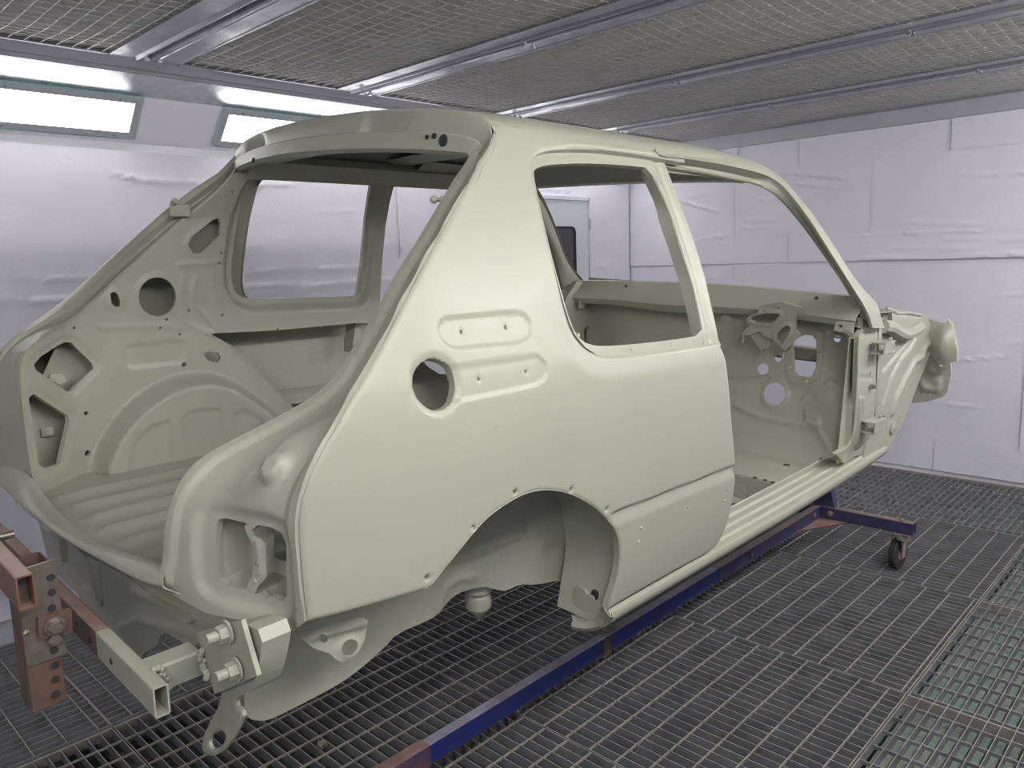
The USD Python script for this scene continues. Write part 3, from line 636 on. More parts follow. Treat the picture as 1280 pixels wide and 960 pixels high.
tail_out = np.vstack([chaikin(OE2, 1, False)[:, 1:], [OE2[-1, 1:] + [.004, .010]], [IE[-1, 1:] + [.0, .02]], chaikin(IE, 1, False)[::-1][:, 1:], [bot_in[1:]], TS.px([(257, 766), (300, 775), (350, 787), (368, 789)])])
ring = P2(TS.px([(243, 690), (245, 655), (250, 640), (262, 633), (300, 639), (337, 647), (356, 658), (362, 680), (366, 720), (367, 765), (358, 775), (310, 762), (262, 746), (248, 732)]), rnd=.012)
lamp_open = P2(TS.px(C(0, 640, 3, [(797, 50), (803, 30), (825, 22), (905, 45), (925, 75), (950, 55), (1000, 65), (1040, 86), (1058, 130), (1062, 322), (1048, 346), (1025, 335), (1000, 325), (985, 335), (960, 312), (925, 322), (905, 300), (870, 290), (830, 280), (803, 262)])), rnd=.004)
tp = P2(tail_out).buffer(0)
cone = dot(TS, (343, 585), .012, 20)
inner_line = sg.LineString(IE[:, 1:])
out_line = sg.LineString(OE2[:, 1:])
def t_relief(ab, poly):
    d = sdist(inner_line, ab); h = .007 * sstep((.024 - d) / .006)
    d2 = sdist(out_line, ab); h = h + .006 * sstep((.026 - d2) / .005) * sstep((1.05 - ab[:, 1]) / .2)
    dc = np.hypot(*(ab - np.array(cone.centroid.coords[0])).T); return h + .017 * sstep((.027 - dc) / .015) - .003 * sstep((.010 - dc) / .003)
tail = patch(TS, tp, [lamp_open], g=.0065, out=(-1, 0, 0), rim=.014, fn=t_relief, relief=[(ring, -.010, .018)])
ta = part('tail_panel', tail)
# strap across the lamp opening and the box behind it
sp = TS.off(.012)
strap = P2(sp.px(C(0, 640, 3, [(915, 50), (935, 45), (950, 90), (975, 100), (995, 125), (1000, 240), (985, 262), (970, 275), (950, 315), (915, 312), (925, 280), (945, 245), (950, 190), (945, 120), (930, 90)])), rnd=.003)
slot_ = P2(sp.px(C(0, 640, 3, [(955, 188), (978, 192), (977, 206), (954, 202)])))
part('strap', patch(sp, strap, [slot_], g=.006, out=(-1, 0, 0), t=.003, relief=[(strap.buffer(-.006), .004, .004)]), parent=ta)
bx = np.array(TS.lift(np.array(lamp_open.buffer(.015).simplify(.004).exterior.coords)[:-1]))
part('lamp_box', cat([ringloft([bx + [.012, 0, 0], bx + [.09, .01, .01], bx * [1, .6, .6] + np.r_[0, .4, .4] * bx.mean(0) + [.11, 0, 0]], t=.002)]), parent=ta, label='inner box behind the tail lamp opening')

# hatch sill lip, boot floor and rear valance
Lp = atx([(0, 603.7), (30, 635.6), (50.6, 650.6), (84.4, 675), (131, 701), (159, 716), (180, 725.6), (195, 729)], -.62)
Lp = np.vstack([Lp[0] + (Lp[0] - Lp[1]) * .45, Lp, Lp[-1] + (Lp[-1] - Lp[-2]) * .5]); Ls = resample(chaikin(Lp, 2, False), 50)
Ip = atx([(39, 600), (45, 613), (62, 634), (90, 658), (120, 675), (150, 686), (178, 696), (206, 706)], -.575)
Ip = np.vstack([Ip[0] + [-.005, .12, .015], Ip]); Is = resample(chaikin(Ip, 2, False), 50)
t_ = lambda k: Ls * (1 - k) + Is * k
part('hatch_sill', loft([Ls + [.03, 0, -.03], Ls + [.004, 0, -.010], Ls + [0, 0, -.004], Ls, t_(.18) + [0, 0, .004], t_(.4) + [0, 0, .008], t_(.7) + [0, 0, .007], Is, Is + [.012, 0, -.008], Is + [.022, 0, -.035], Is * [1, 1, 0] + [.035, 0, .225]], 70, t=.0025, flip=True), label='smooth rolled sill lip of the hatch opening')
FL = Surf(2, lambda x, y: .228 + 0 * x)
ribs = [(sg.LineString([(-.50, y), (-.02, y)]), .012, .020) for y in np.arange(-.42, .5, .105)]
fh = [dot(FL, (222, 598), .011), dot(FL, (76, 622.5), .008)]
bf_ = part('boot_floor', patch(FL, sg.box(-.572, -.455, .22, .64), fh, g=.014, relief=ribs, out=(0, 0, 1)))
VS = Surf(0, lambda y, z: -.578 + .10 * np.clip(.25 - z, 0, 1) + .03 * (y / .5) ** 2)
val = P2(VS.px([(38, 640), (52, 658), (84, 680), (131, 706), (180, 730), (207, 736), (257, 765), (320, 780), (318, 835), (300, 850), (265, 838), (250, 826), (240, 819), (229, 817), (227, 802), (207, 791), (200, 795), (197, 807), (180, 816), (172, 830), (140, 800), (115, 768), (95, 740), (70, 715), (56, 700), (50, 675)]))
vh = [P2(VS.px([(112, 728), (119, 733), (117, 736), (111, 731)])), dot(VS, (113.5, 744), .004), P2(VS.px([(126, 749), (129, 750), (129.5, 757), (127, 759), (125.5, 755)]))]
vr = [(sg.LineString(VS.px([(100, 675), (115, 715), (122, 750)])), .006, .006), (sg.LineString(VS.px([(125, 700), (128, 745)])), -.006, .004), (P2(VS.px([(75, 672), (98, 690), (118, 742), (98, 735), (78, 705)])), -.012, .012), (P2(VS.px([(165, 735), (195, 742), (192, 752), (165, 745)])), .006, .008), (sg.LineString(VS.px([(150, 785), (175, 775), (215, 785), (240, 790)])), .006, .007)]
part('rear_valance', patch(VS, val, vh, g=.009, relief=vr, out=(-1, 0, 0), rim=.012))
# boot well plate below the near corner
KS = Surf(1, lambda x, z: -.50 + .03 * np.clip((.2 - z) / .3, -1, 1) - .075 * sstep((x - .02) / .28) - .02 * sstep((-.45 - x) / .1))
low = [(300, 800), (303, 850), (305, 862), (305.5, 888), (311, 898.5), (322, 901), (334, 901), (360, 889), (425, 855), (452, 835), (480, 810), (496, 792), (537, 775), (550, 766), (560, 752), (572, 742), (590, 736), (606, 733), (620, 737), (632, 739), (650, 730), (667, 731), (700, 725), (722, 727), (729, 729)]
hi_ = [(733, 700), (738, 600), (690, 570), (600, 570), (480, 640), (380, 720), (320, 775)]
kp = P2(np.vstack([chaikin(KS.px(low), 1, False), KS.px(hi_)]))
kr = [(sg.LineString(KS.px([(440, 745), (520, 722), (600, 690), (650, 668)])), .007, .006), (sg.LineString(KS.px([(548, 762), (556, 735), (575, 722), (590, 722)])), .008, .007), (sg.LineString(KS.px([(655, 630), (678, 690)])), .006, .007), (sg.LineString(KS.px([(330, 800), (370, 792), (400, 780)])), .004, .006), (sg.LineString(KS.px([(678, 690), (712, 682)])), -.006, .005)]
kn = []
wp = part('boot_well', patch(KS, kp, kn, g=.010, relief=kr, rim=.01), label='inner boot well and wheelhouse side below the quarter panel')
# wheelhouse liner behind the arch
Ga = NEAR.lift(NEAR.px([(752, 784), (759, 764)] + arch)); Gi = resample(chaikin(Ga, 1, False), 60); ctr = np.array([.03, 0, .12])
def scale_arc(P, s, y): Q = P.copy(); Q[:, [0, 2]] = ctr[[0, 2]] + (P[:, [0, 2]] - ctr[[0, 2]]) * s; Q[:, 1] = y(P[:, 1]); return Q
wl_m = loft([scale_arc(Gi, 1.0, lambda y: y + .003), scale_arc(Gi, 1.03, lambda y: y + .01), scale_arc(Gi, 1.06, lambda y: y + .05), scale_arc(Gi, 1.07, lambda y: 0 * y - .66), scale_arc(Gi, 1.06, lambda y: 0 * y - .575)], 60, flip=True)
part('wheelhouse', wl_m, label='dark inside of the near rear wheelhouse')
# jacking foot at the rear end of the sill
fy = np.linspace(-.752, -.635, 6)
fc = lambda pts, dy=0: np.array([aty([p], y + dy)[0] for p, y in zip(pts, fy)])
f_up, f_lo = fc([(758, 764), (753, 770), (745, 776), (735, 779), (725, 779), (716, 776)]), fc([(766, 771), (760, 780), (748, 786), (735, 788), (724, 787), (715, 786)])
part('sill_end', loft([f_up + [.02, .02, 0], f_up, f_up * .5 + f_lo * .5 + [-.006, -.004, 0], f_lo, f_lo + [.02, .02, .002]], 24, t=.003))
# tow bracket and hanger
TB = Surf(1, lambda x, z: -.66 + 0 * x)
tb = P2(TB.px(C(340, 600, 4, [(110, 755), (200, 735), (300, 712), (455, 682), (472, 700), (474, 730), (465, 800), (430, 872), (385, 905), (345, 910), (315, 893), (290, 868), (210, 842), (140, 790)])), rnd=.004)
tb_h = [P2(chaikin(TB.px(C(340, 600, 4, [(345, 820), (375, 790), (415, 795), (425, 830), (405, 870), (365, 880), (342, 855)])), 2)), P2(chaikin(TB.px(C(340, 600, 4, [(220, 775), (250, 760), (275, 785), (280, 812), (255, 815), (235, 800)])), 1))]
part('tow_bracket', patch(TB, tb, tb_h, g=.006, t=.003, relief=[(sg.LineString(TB.px(C(340, 600, 4, [(200, 785), (465, 715)]))), .008, .006), (P2(chaikin(TB.px(C(340, 600, 4, [(325, 820), (375, 770), (435, 790), (445, 830), (415, 890), (355, 898), (322, 860)])), 2)), .004, .006)]), label='torn folded tow bracket with a round hole')
# bump stop under the wheelhouse
b0 = aty([(598, 738)], -.46)[0]; b1 = aty([(600, 758)], -.46)[0]; dd = b1 - b0; dd /= np.linalg.norm(dd)
part('bump_stop', lathe([(.0, -.004), (.034, -.004), (.037, .004), (.034, .010), (.030, .016), (.034, .024), (.034, .05), (.030, .056), (.014, .075), (.006, .085), (0, .086)], b0 - dd * .01, dd + np.array([-.1, 0, 0]), 22), label='ribbed bump stop cup')
# far quarter: outer skin and inner panel
FARQ = NEAR.mirror()
sil = np.vstack([FARQ.px([(281, 211), (225, 247), (137, 324), (84, 372), (56, 394), (31, 419), (0, 457)]), [(-.565, .46), (-.565, .30)]])
sil = np.vstack([[[.125, 1.157]], chaikin(sil, 1, False)])
far_poly = P2(np.vstack([sil[::-1], np.c_[top_x[2:], topz[2:]], front_top, Bs[::-1], Ds, E_, Gs, H_, [(-.50, .30)]]))
part('quarter_panel', patch(FARQ, far_poly, [], g=.014, rim=.016, out=(0, 1, 0)), label='far side quarter panel seen from inside')
IN = Surf(1, lambda x, z: np.minimum(.60, side_w(x, z) - .048) - .13 * sstep((-.36 - x) / .24))
he = IN.px([(290, 218), (275, 238), (219, 285), (169, 329), (103, 391), (87.5, 404), (47, 425.6), (31, 440), (25, 456), (26.5, 494), (34, 556), (40, 594), (46, 609)])
fw = P2(IN.px(C(260, 140, 3.2, [(225, 287), (205, 298), (180, 325), (150, 400), (125, 500), (110, 620), (113, 690), (128, 725), (150, 742), (195, 752), (400, 745), (605, 738), (614, 728), (633, 600), (650, 430), (672, 287), (450, 280)])), rnd=.018)
door_r = IN.px(C(260, 140, 3.2, [(752, 293), (742, 302), (727, 360), (715, 430), (700, 560), (690, 700), (686, 800), (684, 850)]))
slope_l = IN.px([(453, 403), (400, 408), (345, 413), (262, 417), (287.5, 431), (328, 465.6), (356, 497), (378, 525)])
ip = P2(np.vstack([he, [(-.55, .20), (.12, .20), (.12, .30)], slope_l[::-1], door_r[::-1], [(1.25, 1.07), (1.25, 1.135), (.2, 1.135)]]))
W3 = lambda pts: P2(IN.px(C(0, 160, 3.2, pts)), rnd=.004)
W4 = lambda pts: P2(IN.px(C(0, 400, 3.2, pts)), rnd=.005)
ih = [fw, W3([(750, 470), (768, 432), (850, 368), (872, 360), (880, 380), (875, 430), (800, 500), (772, 502)]), P2(chaikin(IN.px(C(0, 160, 3.2, [(628 + 76 * math.cos(a), 675 + 79 * math.sin(a)) for a in np.linspace(0, 2 * np.pi, 16, endpoint=False)])), 2)),
      W3([(440, 662), (455, 655), (470, 665), (480, 695), (478, 715), (460, 715), (445, 700)]), W4([(140, 180), (170, 145), (260, 90), (290, 90), (370, 175), (375, 195), (290, 285), (270, 285), (150, 200)]),
      W4([(120, 312), (140, 296), (278, 385), (282, 410), (245, 575), (190, 592), (160, 582)]), W4([(336, 365), (354, 366), (354, 382), (336, 381)]), dot(IN, (109.5, 566.5), .0085), dot(IN, (230, 456), .0075), W4([(815, 140), (830, 125), (870, 130), (885, 150), (870, 172), (835, 165)])]
for p in [(93, 410), (200, 410), (224.5, 418), (290.5, 418), (208, 399), (236, 388), (278, 394), (276.5, 316), (284, 321), (274.5, 329), (290, 240), (347, 412), (405, 408), (452, 404)]: ih.append(dot(IN, p, .004))
OF = FARQ.lift(sil) - [0, .006, 0]; HE = IN.lift(chaikin(np.vstack([[[.10, 1.125]], he]), 1, False)); OFr, HEr = resample(OF, 60), resample(HE, 60)
uu = np.linspace(0, 1, 60)[:, None]; lowb = sstep((uu - .55) / .25)
part('tail_panel', loft([OFr, OFr * .75 + HEr * .25 + [-.016, .004, 0] - lowb * [.03, 0, 0], OFr * .55 + HEr * .45 + [-.012, 0, 0] - lowb * [.035, 0, 0], OFr * .5 + HEr * .5 + [.010, .012, -.004] - lowb * [.05, 0, 0], OFr * .18 + HEr * .82 + [.012, .008, -.004] - lowb * [.03, 0, 0], OFr * .08 + HEr * .92 + [-.004, 0, .004], HEr, HEr + [.004, .014, -.002]], 110), label='far gutter and rear corner of the hatch opening')
arch_i = P2(chaikin(IN.px(C(0, 400, 3.2, [(362, 640), (385, 560), (430, 460), (500, 365), (580, 300), (660, 255), (740, 232), (830, 228), (920, 255), (1040, 335), (1140, 440), (1180, 520), (1180, 640)])), 2))
em = [W4(q) for q in ([(470, 602), (500, 470), (560, 412), (632, 386), (645, 400), (655, 572)], [(690, 372), (720, 350), (840, 340), (848, 360), (855, 540), (708, 562)], [(890, 362), (930, 345), (1000, 380), (1045, 440), (1040, 480), (900, 505)])]
ir = [(arch_i, .075, .034), (sg.LineString(slope_l[3:]), .005, .006), (fw.buffer(.03), -.03, .028), (W4([(505, 115), (520, 102), (735, 83), (742, 98), (725, 170), (520, 190), (505, 170)]), -.005, .008), (ih[2].buffer(.014), .003, .006),
      (sg.LineString(IN.px(C(0, 160, 3.2, [(718, 545), (860, 540)]))), .005, .008), (sg.LineString(IN.px(C(0, 160, 3.2, [(735, 590), (720, 690), (740, 780), (840, 822)]))), .004, .008), (sg.LineString(IN.px(C(0, 160, 3.2, [(785, 600), (770, 650), (790, 720), (850, 785)]))), .005, .007),
      (sg.LineString(IN.px(C(0, 160, 3.2, [(400, 798), (640, 790), (730, 800)]))), .003, .006)] + [(e, -.006, .008) for e in em] + [(h.buffer(.012), .003, .006) for h in (ih[1], ih[3])] + [(ih[k].buffer(.016), -.004, .008) for k in (4, 5)]
inp = part('inner_quarter', patch(IN, ip, ih, g=.0075, relief=ir, out=(0, -1, 0), rim=.012), label='far inner side panel with window opening, speaker hole and wheel arch bulge')
bk = Surf(1, lambda x, z: .665 + 0 * x - .1 * sstep((-.36 - x) / .24))
part('reinforcement', cat([patch(bk, sg.Polygon([(-.52, .22), (-.30, .22), (-.30, .66), (-.38, .66), (-.52, .45)]), g=.05), patch(Surf(1, lambda x, z: side_w(x, z) - .02), sg.box(.0, .555, .80, .585), g=.05, t=.02)]), parent=inp, label='closing panel behind the far inner side')
lg = on(Surf(1, lambda x, z: .74 + 0 * x), C(340, 380, 4, [(-30, 445), (130, 425), (300, 405), (430, 385)]))
part('rail', loft([lg + [0, .02, .0], lg, lg + [0, -.02, -.012], lg + [0, -.02, -.05]], 30), parent=inp)
br_ = on(Surf(1, lambda x, z: .66 + 0 * x), C(340, 380, 4, [(420, 90), (440, 105), (447, 130), (440, 170), (420, 205), (415, 240), (405, 245), (405, 190), (412, 150)]))
part('gusset', place(extrude(P2([(p[0], p[2]) for p in br_]), .06), (0, .72, 0), (1, 0, 0), (0, 0, 1)), parent=inp)
latch = aty([(63, 473)], .56)[0]
part('latch_plate', cat([place(extrude(P2([(-.03, -.02), (.0, .012), (.03, .012), (.04, -.01), (.02, -.018), (.005, -.006), (-.01, -.022)]), .006), latch, (.9, .1, -.1), (0, .1, 1)), cyl(latch, latch + [0, -.012, 0], .008, 12)]), parent=inp)
nut = aty([(59, 540)], .60)[0]
part('nut_plate', cat([rbox(nut[0] - .016, nut[0] + .016, nut[1] - .004, nut[1], nut[2] - .012, nut[2] + .012, .002), cyl(nut, nut + [0, -.010, 0], .006, 10)]), parent=inp)
ik = np.array([p[1] for p in inner_px]); k_ = np.argsort(ik); hk = np.array([np.interp(251, ik[k_], IE[k_, c]) for c in range(3)])
part('hinge_ball', cat([lathe([(0, .034), (.005, .033), (.0085, .028), (.0075, .022), (.004, .018), (.004, .010), (.009, .009), (.009, -.006)], hk, (-.35, .93, .05), 14)]), label='ball stud for the hatch strut')

lg0 = on(IN.off(-.012), [(225, 263)])[0]
part('hinge_lug', cat([rbox(lg0[0] - .03, lg0[0] + .03, lg0[1] - .004, lg0[1] + .004, lg0[2] - .018, lg0[2] + .018, .002), cyl(lg0 + [-.02, 0, .02], lg0 + [-.02, -.02, .028], .009, 12)]), parent=inp)

def hit(mesh, uv):
    d = ray(*uv); d = d / np.linalg.norm(d); loc, _, tri = mesh.ray.intersects_location([CC], [d])
    if not len(loc): return aty([uv], -.7)[0], np.array([0, -1., 0])
    k = np.argmin(((loc - CC) ** 2).sum(1)); n = mesh.face_normals[tri[k]]
    return loc[k], (n if n @ d < 0 else -n)
a, nn = hit(wl_m, (743.5, 743.5)); part('plug', lathe([(0, .001), (.013, .001), (.015, -.002)], a, nn, 14), m='rubber', label='dark hole in the front of the wheel arch')

# header above the hatch opening
hp = P2  # short name
yr = RE[:, 1]; n_ = len(yr)
def across(px_, ys, n=60):
    """curve across the car: photograph points with a guessed y each"""
    return resample(np.array([aty([p], y)[0] for p, y in zip(px_, ys)]), n)
REr = resample(RE, 60)
ysb = np.linspace(-.505, .53, 60)
Ub = np.c_[.098 - .04 * (1 - (ysb / .53) ** 2), ysb, 1.088 + .030 * (1 - (ysb / .53) ** 2) + .014 * sstep((ysb + .2) / .7)]
mixh = lambda k: REr * (1 - k) + Ub * k
emb = lambda y0, y1: (sstep((REr[:, 1] - y0) / .025) * sstep((y1 - REr[:, 1]) / .025))[:, None]
e1 = emb(-.34, -.16) + emb(.33, .47)
hd = loft([REr + [.02, 0, .002], REr, mixh(.06) + [-.003, 0, 0], mixh(.30) + [-.004, 0, 0] + e1 * [.014, 0, 0], mixh(.52) + [-.003, 0, 0] + e1 * [.016, 0, 0], mixh(.56) + [-.010, 0, 0], mixh(.95) + [-.012, 0, 0], Ub + [-.004, 0, -.002], Ub + [.012, 0, -.001], Ub + [.10, 0, .03]], 90, t=.002)
hdr = part('hatch_header', hd)
he_ = np.array([c[0] for c in ([REr, mixh(.06) + [-.003, 0, 0], mixh(.30) + [-.004, 0, 0], mixh(.52) + [-.003, 0, 0], mixh(.56) + [-.010, 0, 0], mixh(.95) + [-.012, 0, 0], Ub + [-.004, 0, -.002]])])
te_ = TS.lift(np.linspace(OE2[-1, 1:], IE[-1, 1:], 12)); te2 = TS.lift(np.linspace(OE2[-1, 1:] - [-.004, .012], IE[-1, 1:] - [0, .012], 12))
part('corner_gusset', loft([he_ + [.012, .03, 0], he_ + [-.001, .0, 0], te_ + [-.003, 0, 0], te2 + [-.002, 0, 0]], 16))
for (u, v, r) in [(554, 175.5, .010), (543, 170, .005), (534, 171.5, .004), (317, 200.5, .006)]:
    a, nn = hit(hd, (u, v)); part('hole_rim', lathe([(0, .0012), (r, .0012), (r * 1.12, .003), (r * 1.35, .0)], a, nn, 18), m='rubber', parent=hdr, label='dark hole in the hatch header')
# underside of the roof: cross rails and side rails
part('cross_rail', loft([np.c_[.10 + 0 * ysb, ysb, 1.15 + .02 * (1 - (ysb / .55) ** 2)], np.c_[.13 + 0 * ysb, ysb, 1.115 + .02 * (1 - (ysb / .55) ** 2)], np.c_[.20 + 0 * ysb, ysb, 1.12 + .02 * (1 - (ysb / .55) ** 2)], np.c_[.24 + 0 * ysb, ysb, 1.165 + .02 * (1 - (ysb / .55) ** 2)]], 40))
for xc in (.72,):
    part('cross_rail', loft([np.c_[xc - .06 + 0 * ysb, ysb, 1.165 + .02 * (1 - (ysb / .55) ** 2)], np.c_[xc - .03 + 0 * ysb, ysb, 1.15 + .02 * (1 - (ysb / .55) ** 2)], np.c_[xc + .03 + 0 * ysb, ysb, 1.15 + .02 * (1 - (ysb / .55) ** 2)], np.c_[xc + .06 + 0 * ysb, ysb, 1.165 + .02 * (1 - (ysb / .55) ** 2)]], 40))
xr_ = np.linspace(.12, 1.24, 40)
sr = lambda dz, dy: np.c_[xr_, -(side_w(xr_, 1.12 - 0 * xr_) - dy), 1.147 + dz - .012 * sstep((xr_ - .95) / .4)]
side_rail = loft([sr(.004, .05), sr(-.02, .085), sr(-.048, .075), sr(-.056, .03), sr(-.045, .022)], 50)
part('side_rail', side_rail); 
fr_rail = loft([sr(.004, .05), sr(-.02, .08), sr(-.06, .06), sr(-.07, .045)], 50)
part('side_rail', mirror(fr_rail))

# door frame, windscreen pillar and its lower post (near side), the far ones mirrored
O_px = [(818, 173.5)] + C(820, 150, 4, [(0, 98), (200, 130), (330, 160), (450, 190), (540, 225), (600, 260), (680, 335), (800, 490), (900, 640), (1000, 800), (1090, 900), (1112, 925)]) + [(1101, 396), (1106, 410)]
G_px = [(819, 187)] + C(820, 150, 4, [(10, 178), (130, 190), (300, 215), (420, 240), (540, 270), (600, 300), (655, 348), (760, 480), (860, 640), (960, 800), (1040, 925)]) + [(1087, 396), (1091, 410)]
E_px = [(826, 206)] + C(820, 150, 4, [(40, 245), (150, 258), (260, 275), (360, 297), (440, 312), (490, 322), (540, 340), (600, 372), (660, 430), (720, 500), (790, 590), (850, 670), (910, 760), (960, 850), (1000, 925)]) + [(1073.5, 388), (1078, 400)]
n_ = 90
cv = lambda surf, pts: resample(chaikin(on(surf, pts), 2, False), n_)
OC, GC, EC = cv(NEAR.off(.004), O_px), cv(NEAR.off(-.007), G_px), cv(NEAR.off(.030), E_px)
tt = np.linspace(0, 1, n_)[:, None]
gut = 1 - sstep((tt - .40) / .05)                          # the rain gutter ends part way down the pillar
RC = GC * .93 + EC * .07; RC[:, 1] = GC[:, 1] + (.034 * gut + .012 * (1 - gut)).ravel(); RC[:, 2] -= .004
KC = GC * .45 + EC * .55; KC[:, 1] = (GC[:, 1] + .034 * gut[:, 0] + .014 * (1 - gut[:, 0]))
OI = OC + np.array([.014, .03, .008])
mid_og = OC * .5 + GC * .5; mid_og[:, 1] -= .004
frame_m = loft([OI, OC + [.004, .012, .003], OC, mid_og, GC, GC + [0, .004, -.003], RC, KC, EC + [0, -.006, .004], EC, EC * .9 + OC * .1 + [0, .014, 0], EC * .65 + OC * .35 + [0, .030, 0], EC * .2 + OC * .8 + [.006, .034, .003]], n_)
fp = part('door_frame', frame_m)
sj = GC[int(n_ * .40)]
part('door_frame', mirror(frame_m), label='far side door frame and windscreen pillar')

post = NEAR.off(.030)
left_px = [(1078, 396), (1078, 410), (1073, 420), (1071.5, 467), (1068, 530), (1065, 549), (1058, 560), (1045, 568)]
bot_px = [(1052, 575), (1062, 580)]
right_px = [(1090, 566), (1092, 530), (1095, 470), (1097, 430), (1097, 400), (1092, 394)]
pl = post.px(left_px); pb = np.array([(1.93, .036), (2.06, .036)]); pr_ = post.px(right_px)
pp = P2(np.vstack([chaikin(pl, 2, False), pb, pr_]))
ph = [dot(post, (1087.8, 467), .008), dot(post, (1088, 463.5), .002)]
prl = [(sg.LineString(post.px([(1076, 500), (1074, 545), (1068, 562)])), -.006, .008), (sg.LineString(post.px([(1082, 412), (1082, 455), (1094, 456)])), .003, .004), (sg.LineString(post.px([(1074, 472), (1093, 473)])), -.005, .006), (P2(post.px([(1073, 497), (1080, 497), (1079, 540), (1074, 560), (1068, 560)])), .008, .01)]
post_m = patch(post, pp, ph, g=.008, rim=.018, relief=prl)
po = part('hinge_post', post_m); part('hinge_post', mirror(post_m), label='far side hinge post')
fr_ = post.px(right_px); fr3 = post.lift(fr_)
part('post_return', loft([fr3 + [0, -.004, 0], fr3 + [.03, -.006, 0], fr3 + [.045, .01, 0], fr3 + [.05, .07, 0]], 40), parent=po)
bolt = on(post, [(1087.5, 483)])[0]
part('bolt', cat([cyl(bolt, bolt + [0, -.02, 0], .008, 14), cyl(bolt + [0, -.006, 0], bolt + [0, -.010, 0], .0105, 14)]), m='bare_steel', parent=po, label='bright bolt on the hinge post')
for (u, v) in [(1112, 435), (1100, 533.5)]:
    h = on(NEAR.off(-.002), [(u - 14, v)])[0] + [.03, 0, 0]
    hm = cat([rbox(h[0] - .05, h[0] + .06, h[1] - .03, h[1] - .025, h[2] - .022, h[2] + .022, .001), rbox(h[0] - .05, h[0] + .075, h[1] - .03, h[1] + .02, h[2] + .018, h[2] + .023, .001), rbox(h[0] - .05, h[0] + .075, h[1] - .03, h[1] + .02, h[2] - .023, h[2] - .018, .001), cyl(h + [.055, -.012, -.03], h + [.055, -.012, .034], .009, 12)])
    part('hinge', hm, parent=po)

# sill with its stepped upper face, near and far
XS0, XS1 = .345, 2.40
prof = [(-.635, -.045), (-.70, -.044), (-.724, -.037), (-.737, -.022), (-.742, -.006), (-.739, .005), (-.731, .010), (-.717, .0105), (-.7145, .012), (-.7115, .0185), (-.709, .020), (-.691, .0205), (-.6885, .022), (-.6855, .0285), (-.683, .030), (-.665, .0305), (-.6625, .032), (-.6595, .0385), (-.657, .040), (-.634, .0415), (-.630, .040), (-.627, .03), (-.625, -.03)]
pf = np.array(prof)
xx = np.linspace(XS0, XS1, 30)
def sillm():
    R = np.array([np.c_[np.full(len(pf), x), pf[:, 0] + taper(x) * .8, pf[:, 1] * (1 - 0 * x)] for x in xx])
    m, n = R.shape[:2]; q = np.arange(m * n).reshape(m, n); q = np.c_[q, q[:, :1]]; a, b, c, d = q[:-1, :-1].ravel(), q[1:, :-1].ravel(), q[1:, 1:].ravel(), q[:-1, 1:].ravel()
    F = [np.c_[a, b, c], np.c_[a, c, d]]; v, f = trimesh.creation.triangulate_polygon(sg.Polygon(pf), engine='earcut'); k = np.array([np.argmin(((pf - p) ** 2).sum(1)) for p in v]); f = k[f]
    F += [f, f[:, ::-1] + (m - 1) * n]; o = tm(R.reshape(-1, 3), np.vstack(F)); o.fix_normals(); return o
sm = sillm(); part('sill', sm, smooth=40); part('sill', mirror(sm), smooth=40, label='far side sill')

# floor, toe board and bulkhead
BX = PchipInterpolator([-.1, .0, .03, .10, .20, .30, .38, .45, .9], [1.78, 1.84, 1.875, 1.92, 1.955, 1.98, 1.995, 2.0, 2.0])
BH = Surf(0, lambda y, z: BX(np.clip(z, -.1, .9)))
bhp = sg.Polygon([(-.62, .005), (.655, .005), (.655, .69), (-.72, .69), (-.72, .05), (-.62, .05)])
c_ = lambda u, v, r: P2(BH.px([(u + r * .95 * math.cos(a), v + r * math.sin(a)) for a in np.linspace(0, 2 * np.pi, 20, endpoint=False)]))
S3 = lambda pts, r=.006: P2(BH.px(C(880, 370, 1280 / 180, pts)), rnd=r)
bh = [S3([(145, 190), (165, 172), (225, 175), (250, 205), (240, 235), (165, 235), (145, 215)]), c_(954, 461, 7.2), c_(972.8, 448, 4.6), c_(969, 492.5, 14.3), S3([(798, 400), (870, 355), (910, 340), (960, 348), (1000, 390), (1000, 640), (965, 715), (930, 722), (840, 705), (812, 670)], .008), c_(1046.5, 423.5, 4.6), c_(1034, 416.5, 2.0), c_(987, 436, 1.4), c_(988.5, 459, 1.4), c_(1009.5, 476.5, 1.4), c_(1025, 440.5, 1.2)]
br = [(bh[4].buffer(.04).difference(bh[4]), .006, .010), (bh[3].buffer(.016), .008, .008), (sg.LineString(BH.px([(898, 472), (930, 476), (958, 472)])), -.010, .008), (sg.LineString(BH.px([(985, 480), (1010, 482), (1025, 470), (1028, 420)])), -.008, .006),
      (sg.LineString(BH.px([(920, 507), (950, 521), (1000, 530), (1025, 535)])), .010, .012), (sg.LineString(BH.px([(1032, 482), (1040, 470), (1053, 477)])), -.008, .007), (sg.LineString(BH.px([(1032, 492), (1043, 480), (1047, 490)])), -.007, .007), (sg.LineString(BH.px([(1000, 500), (1008, 494), (1020, 500)])), -.006, .006),
      (sg.Point(*BH.px([(1060, 500)])[0]).buffer(.11), .06, .20), (sg.LineString(BH.px([(1022, 536), (1035, 560), (1048, 575)])), .010, .010), (P2(BH.px([(1007, 512), (1028, 520), (1028, 535), (1005, 528)])), .012, .008)]
part('bulkhead', patch(BH, bhp, bh, g=.0085, relief=br, out=(-1, 0, 0)))
FP = Surf(2, lambda x, y: .004 + .014 * sstep((x - 1.70) / .15) + .06 * np.exp(-(y / .09) ** 2))
fph = [dot(FP, (1000, 568.5), .019), dot(FP, (991.5, 576), .017), dot(FP, (983.5, 581), .014), dot(FP, (955, 569), .007), P2(FP.px([(950, 559.5), (962, 558), (976, 563.5), (975, 565), (960, 561.5)]))]
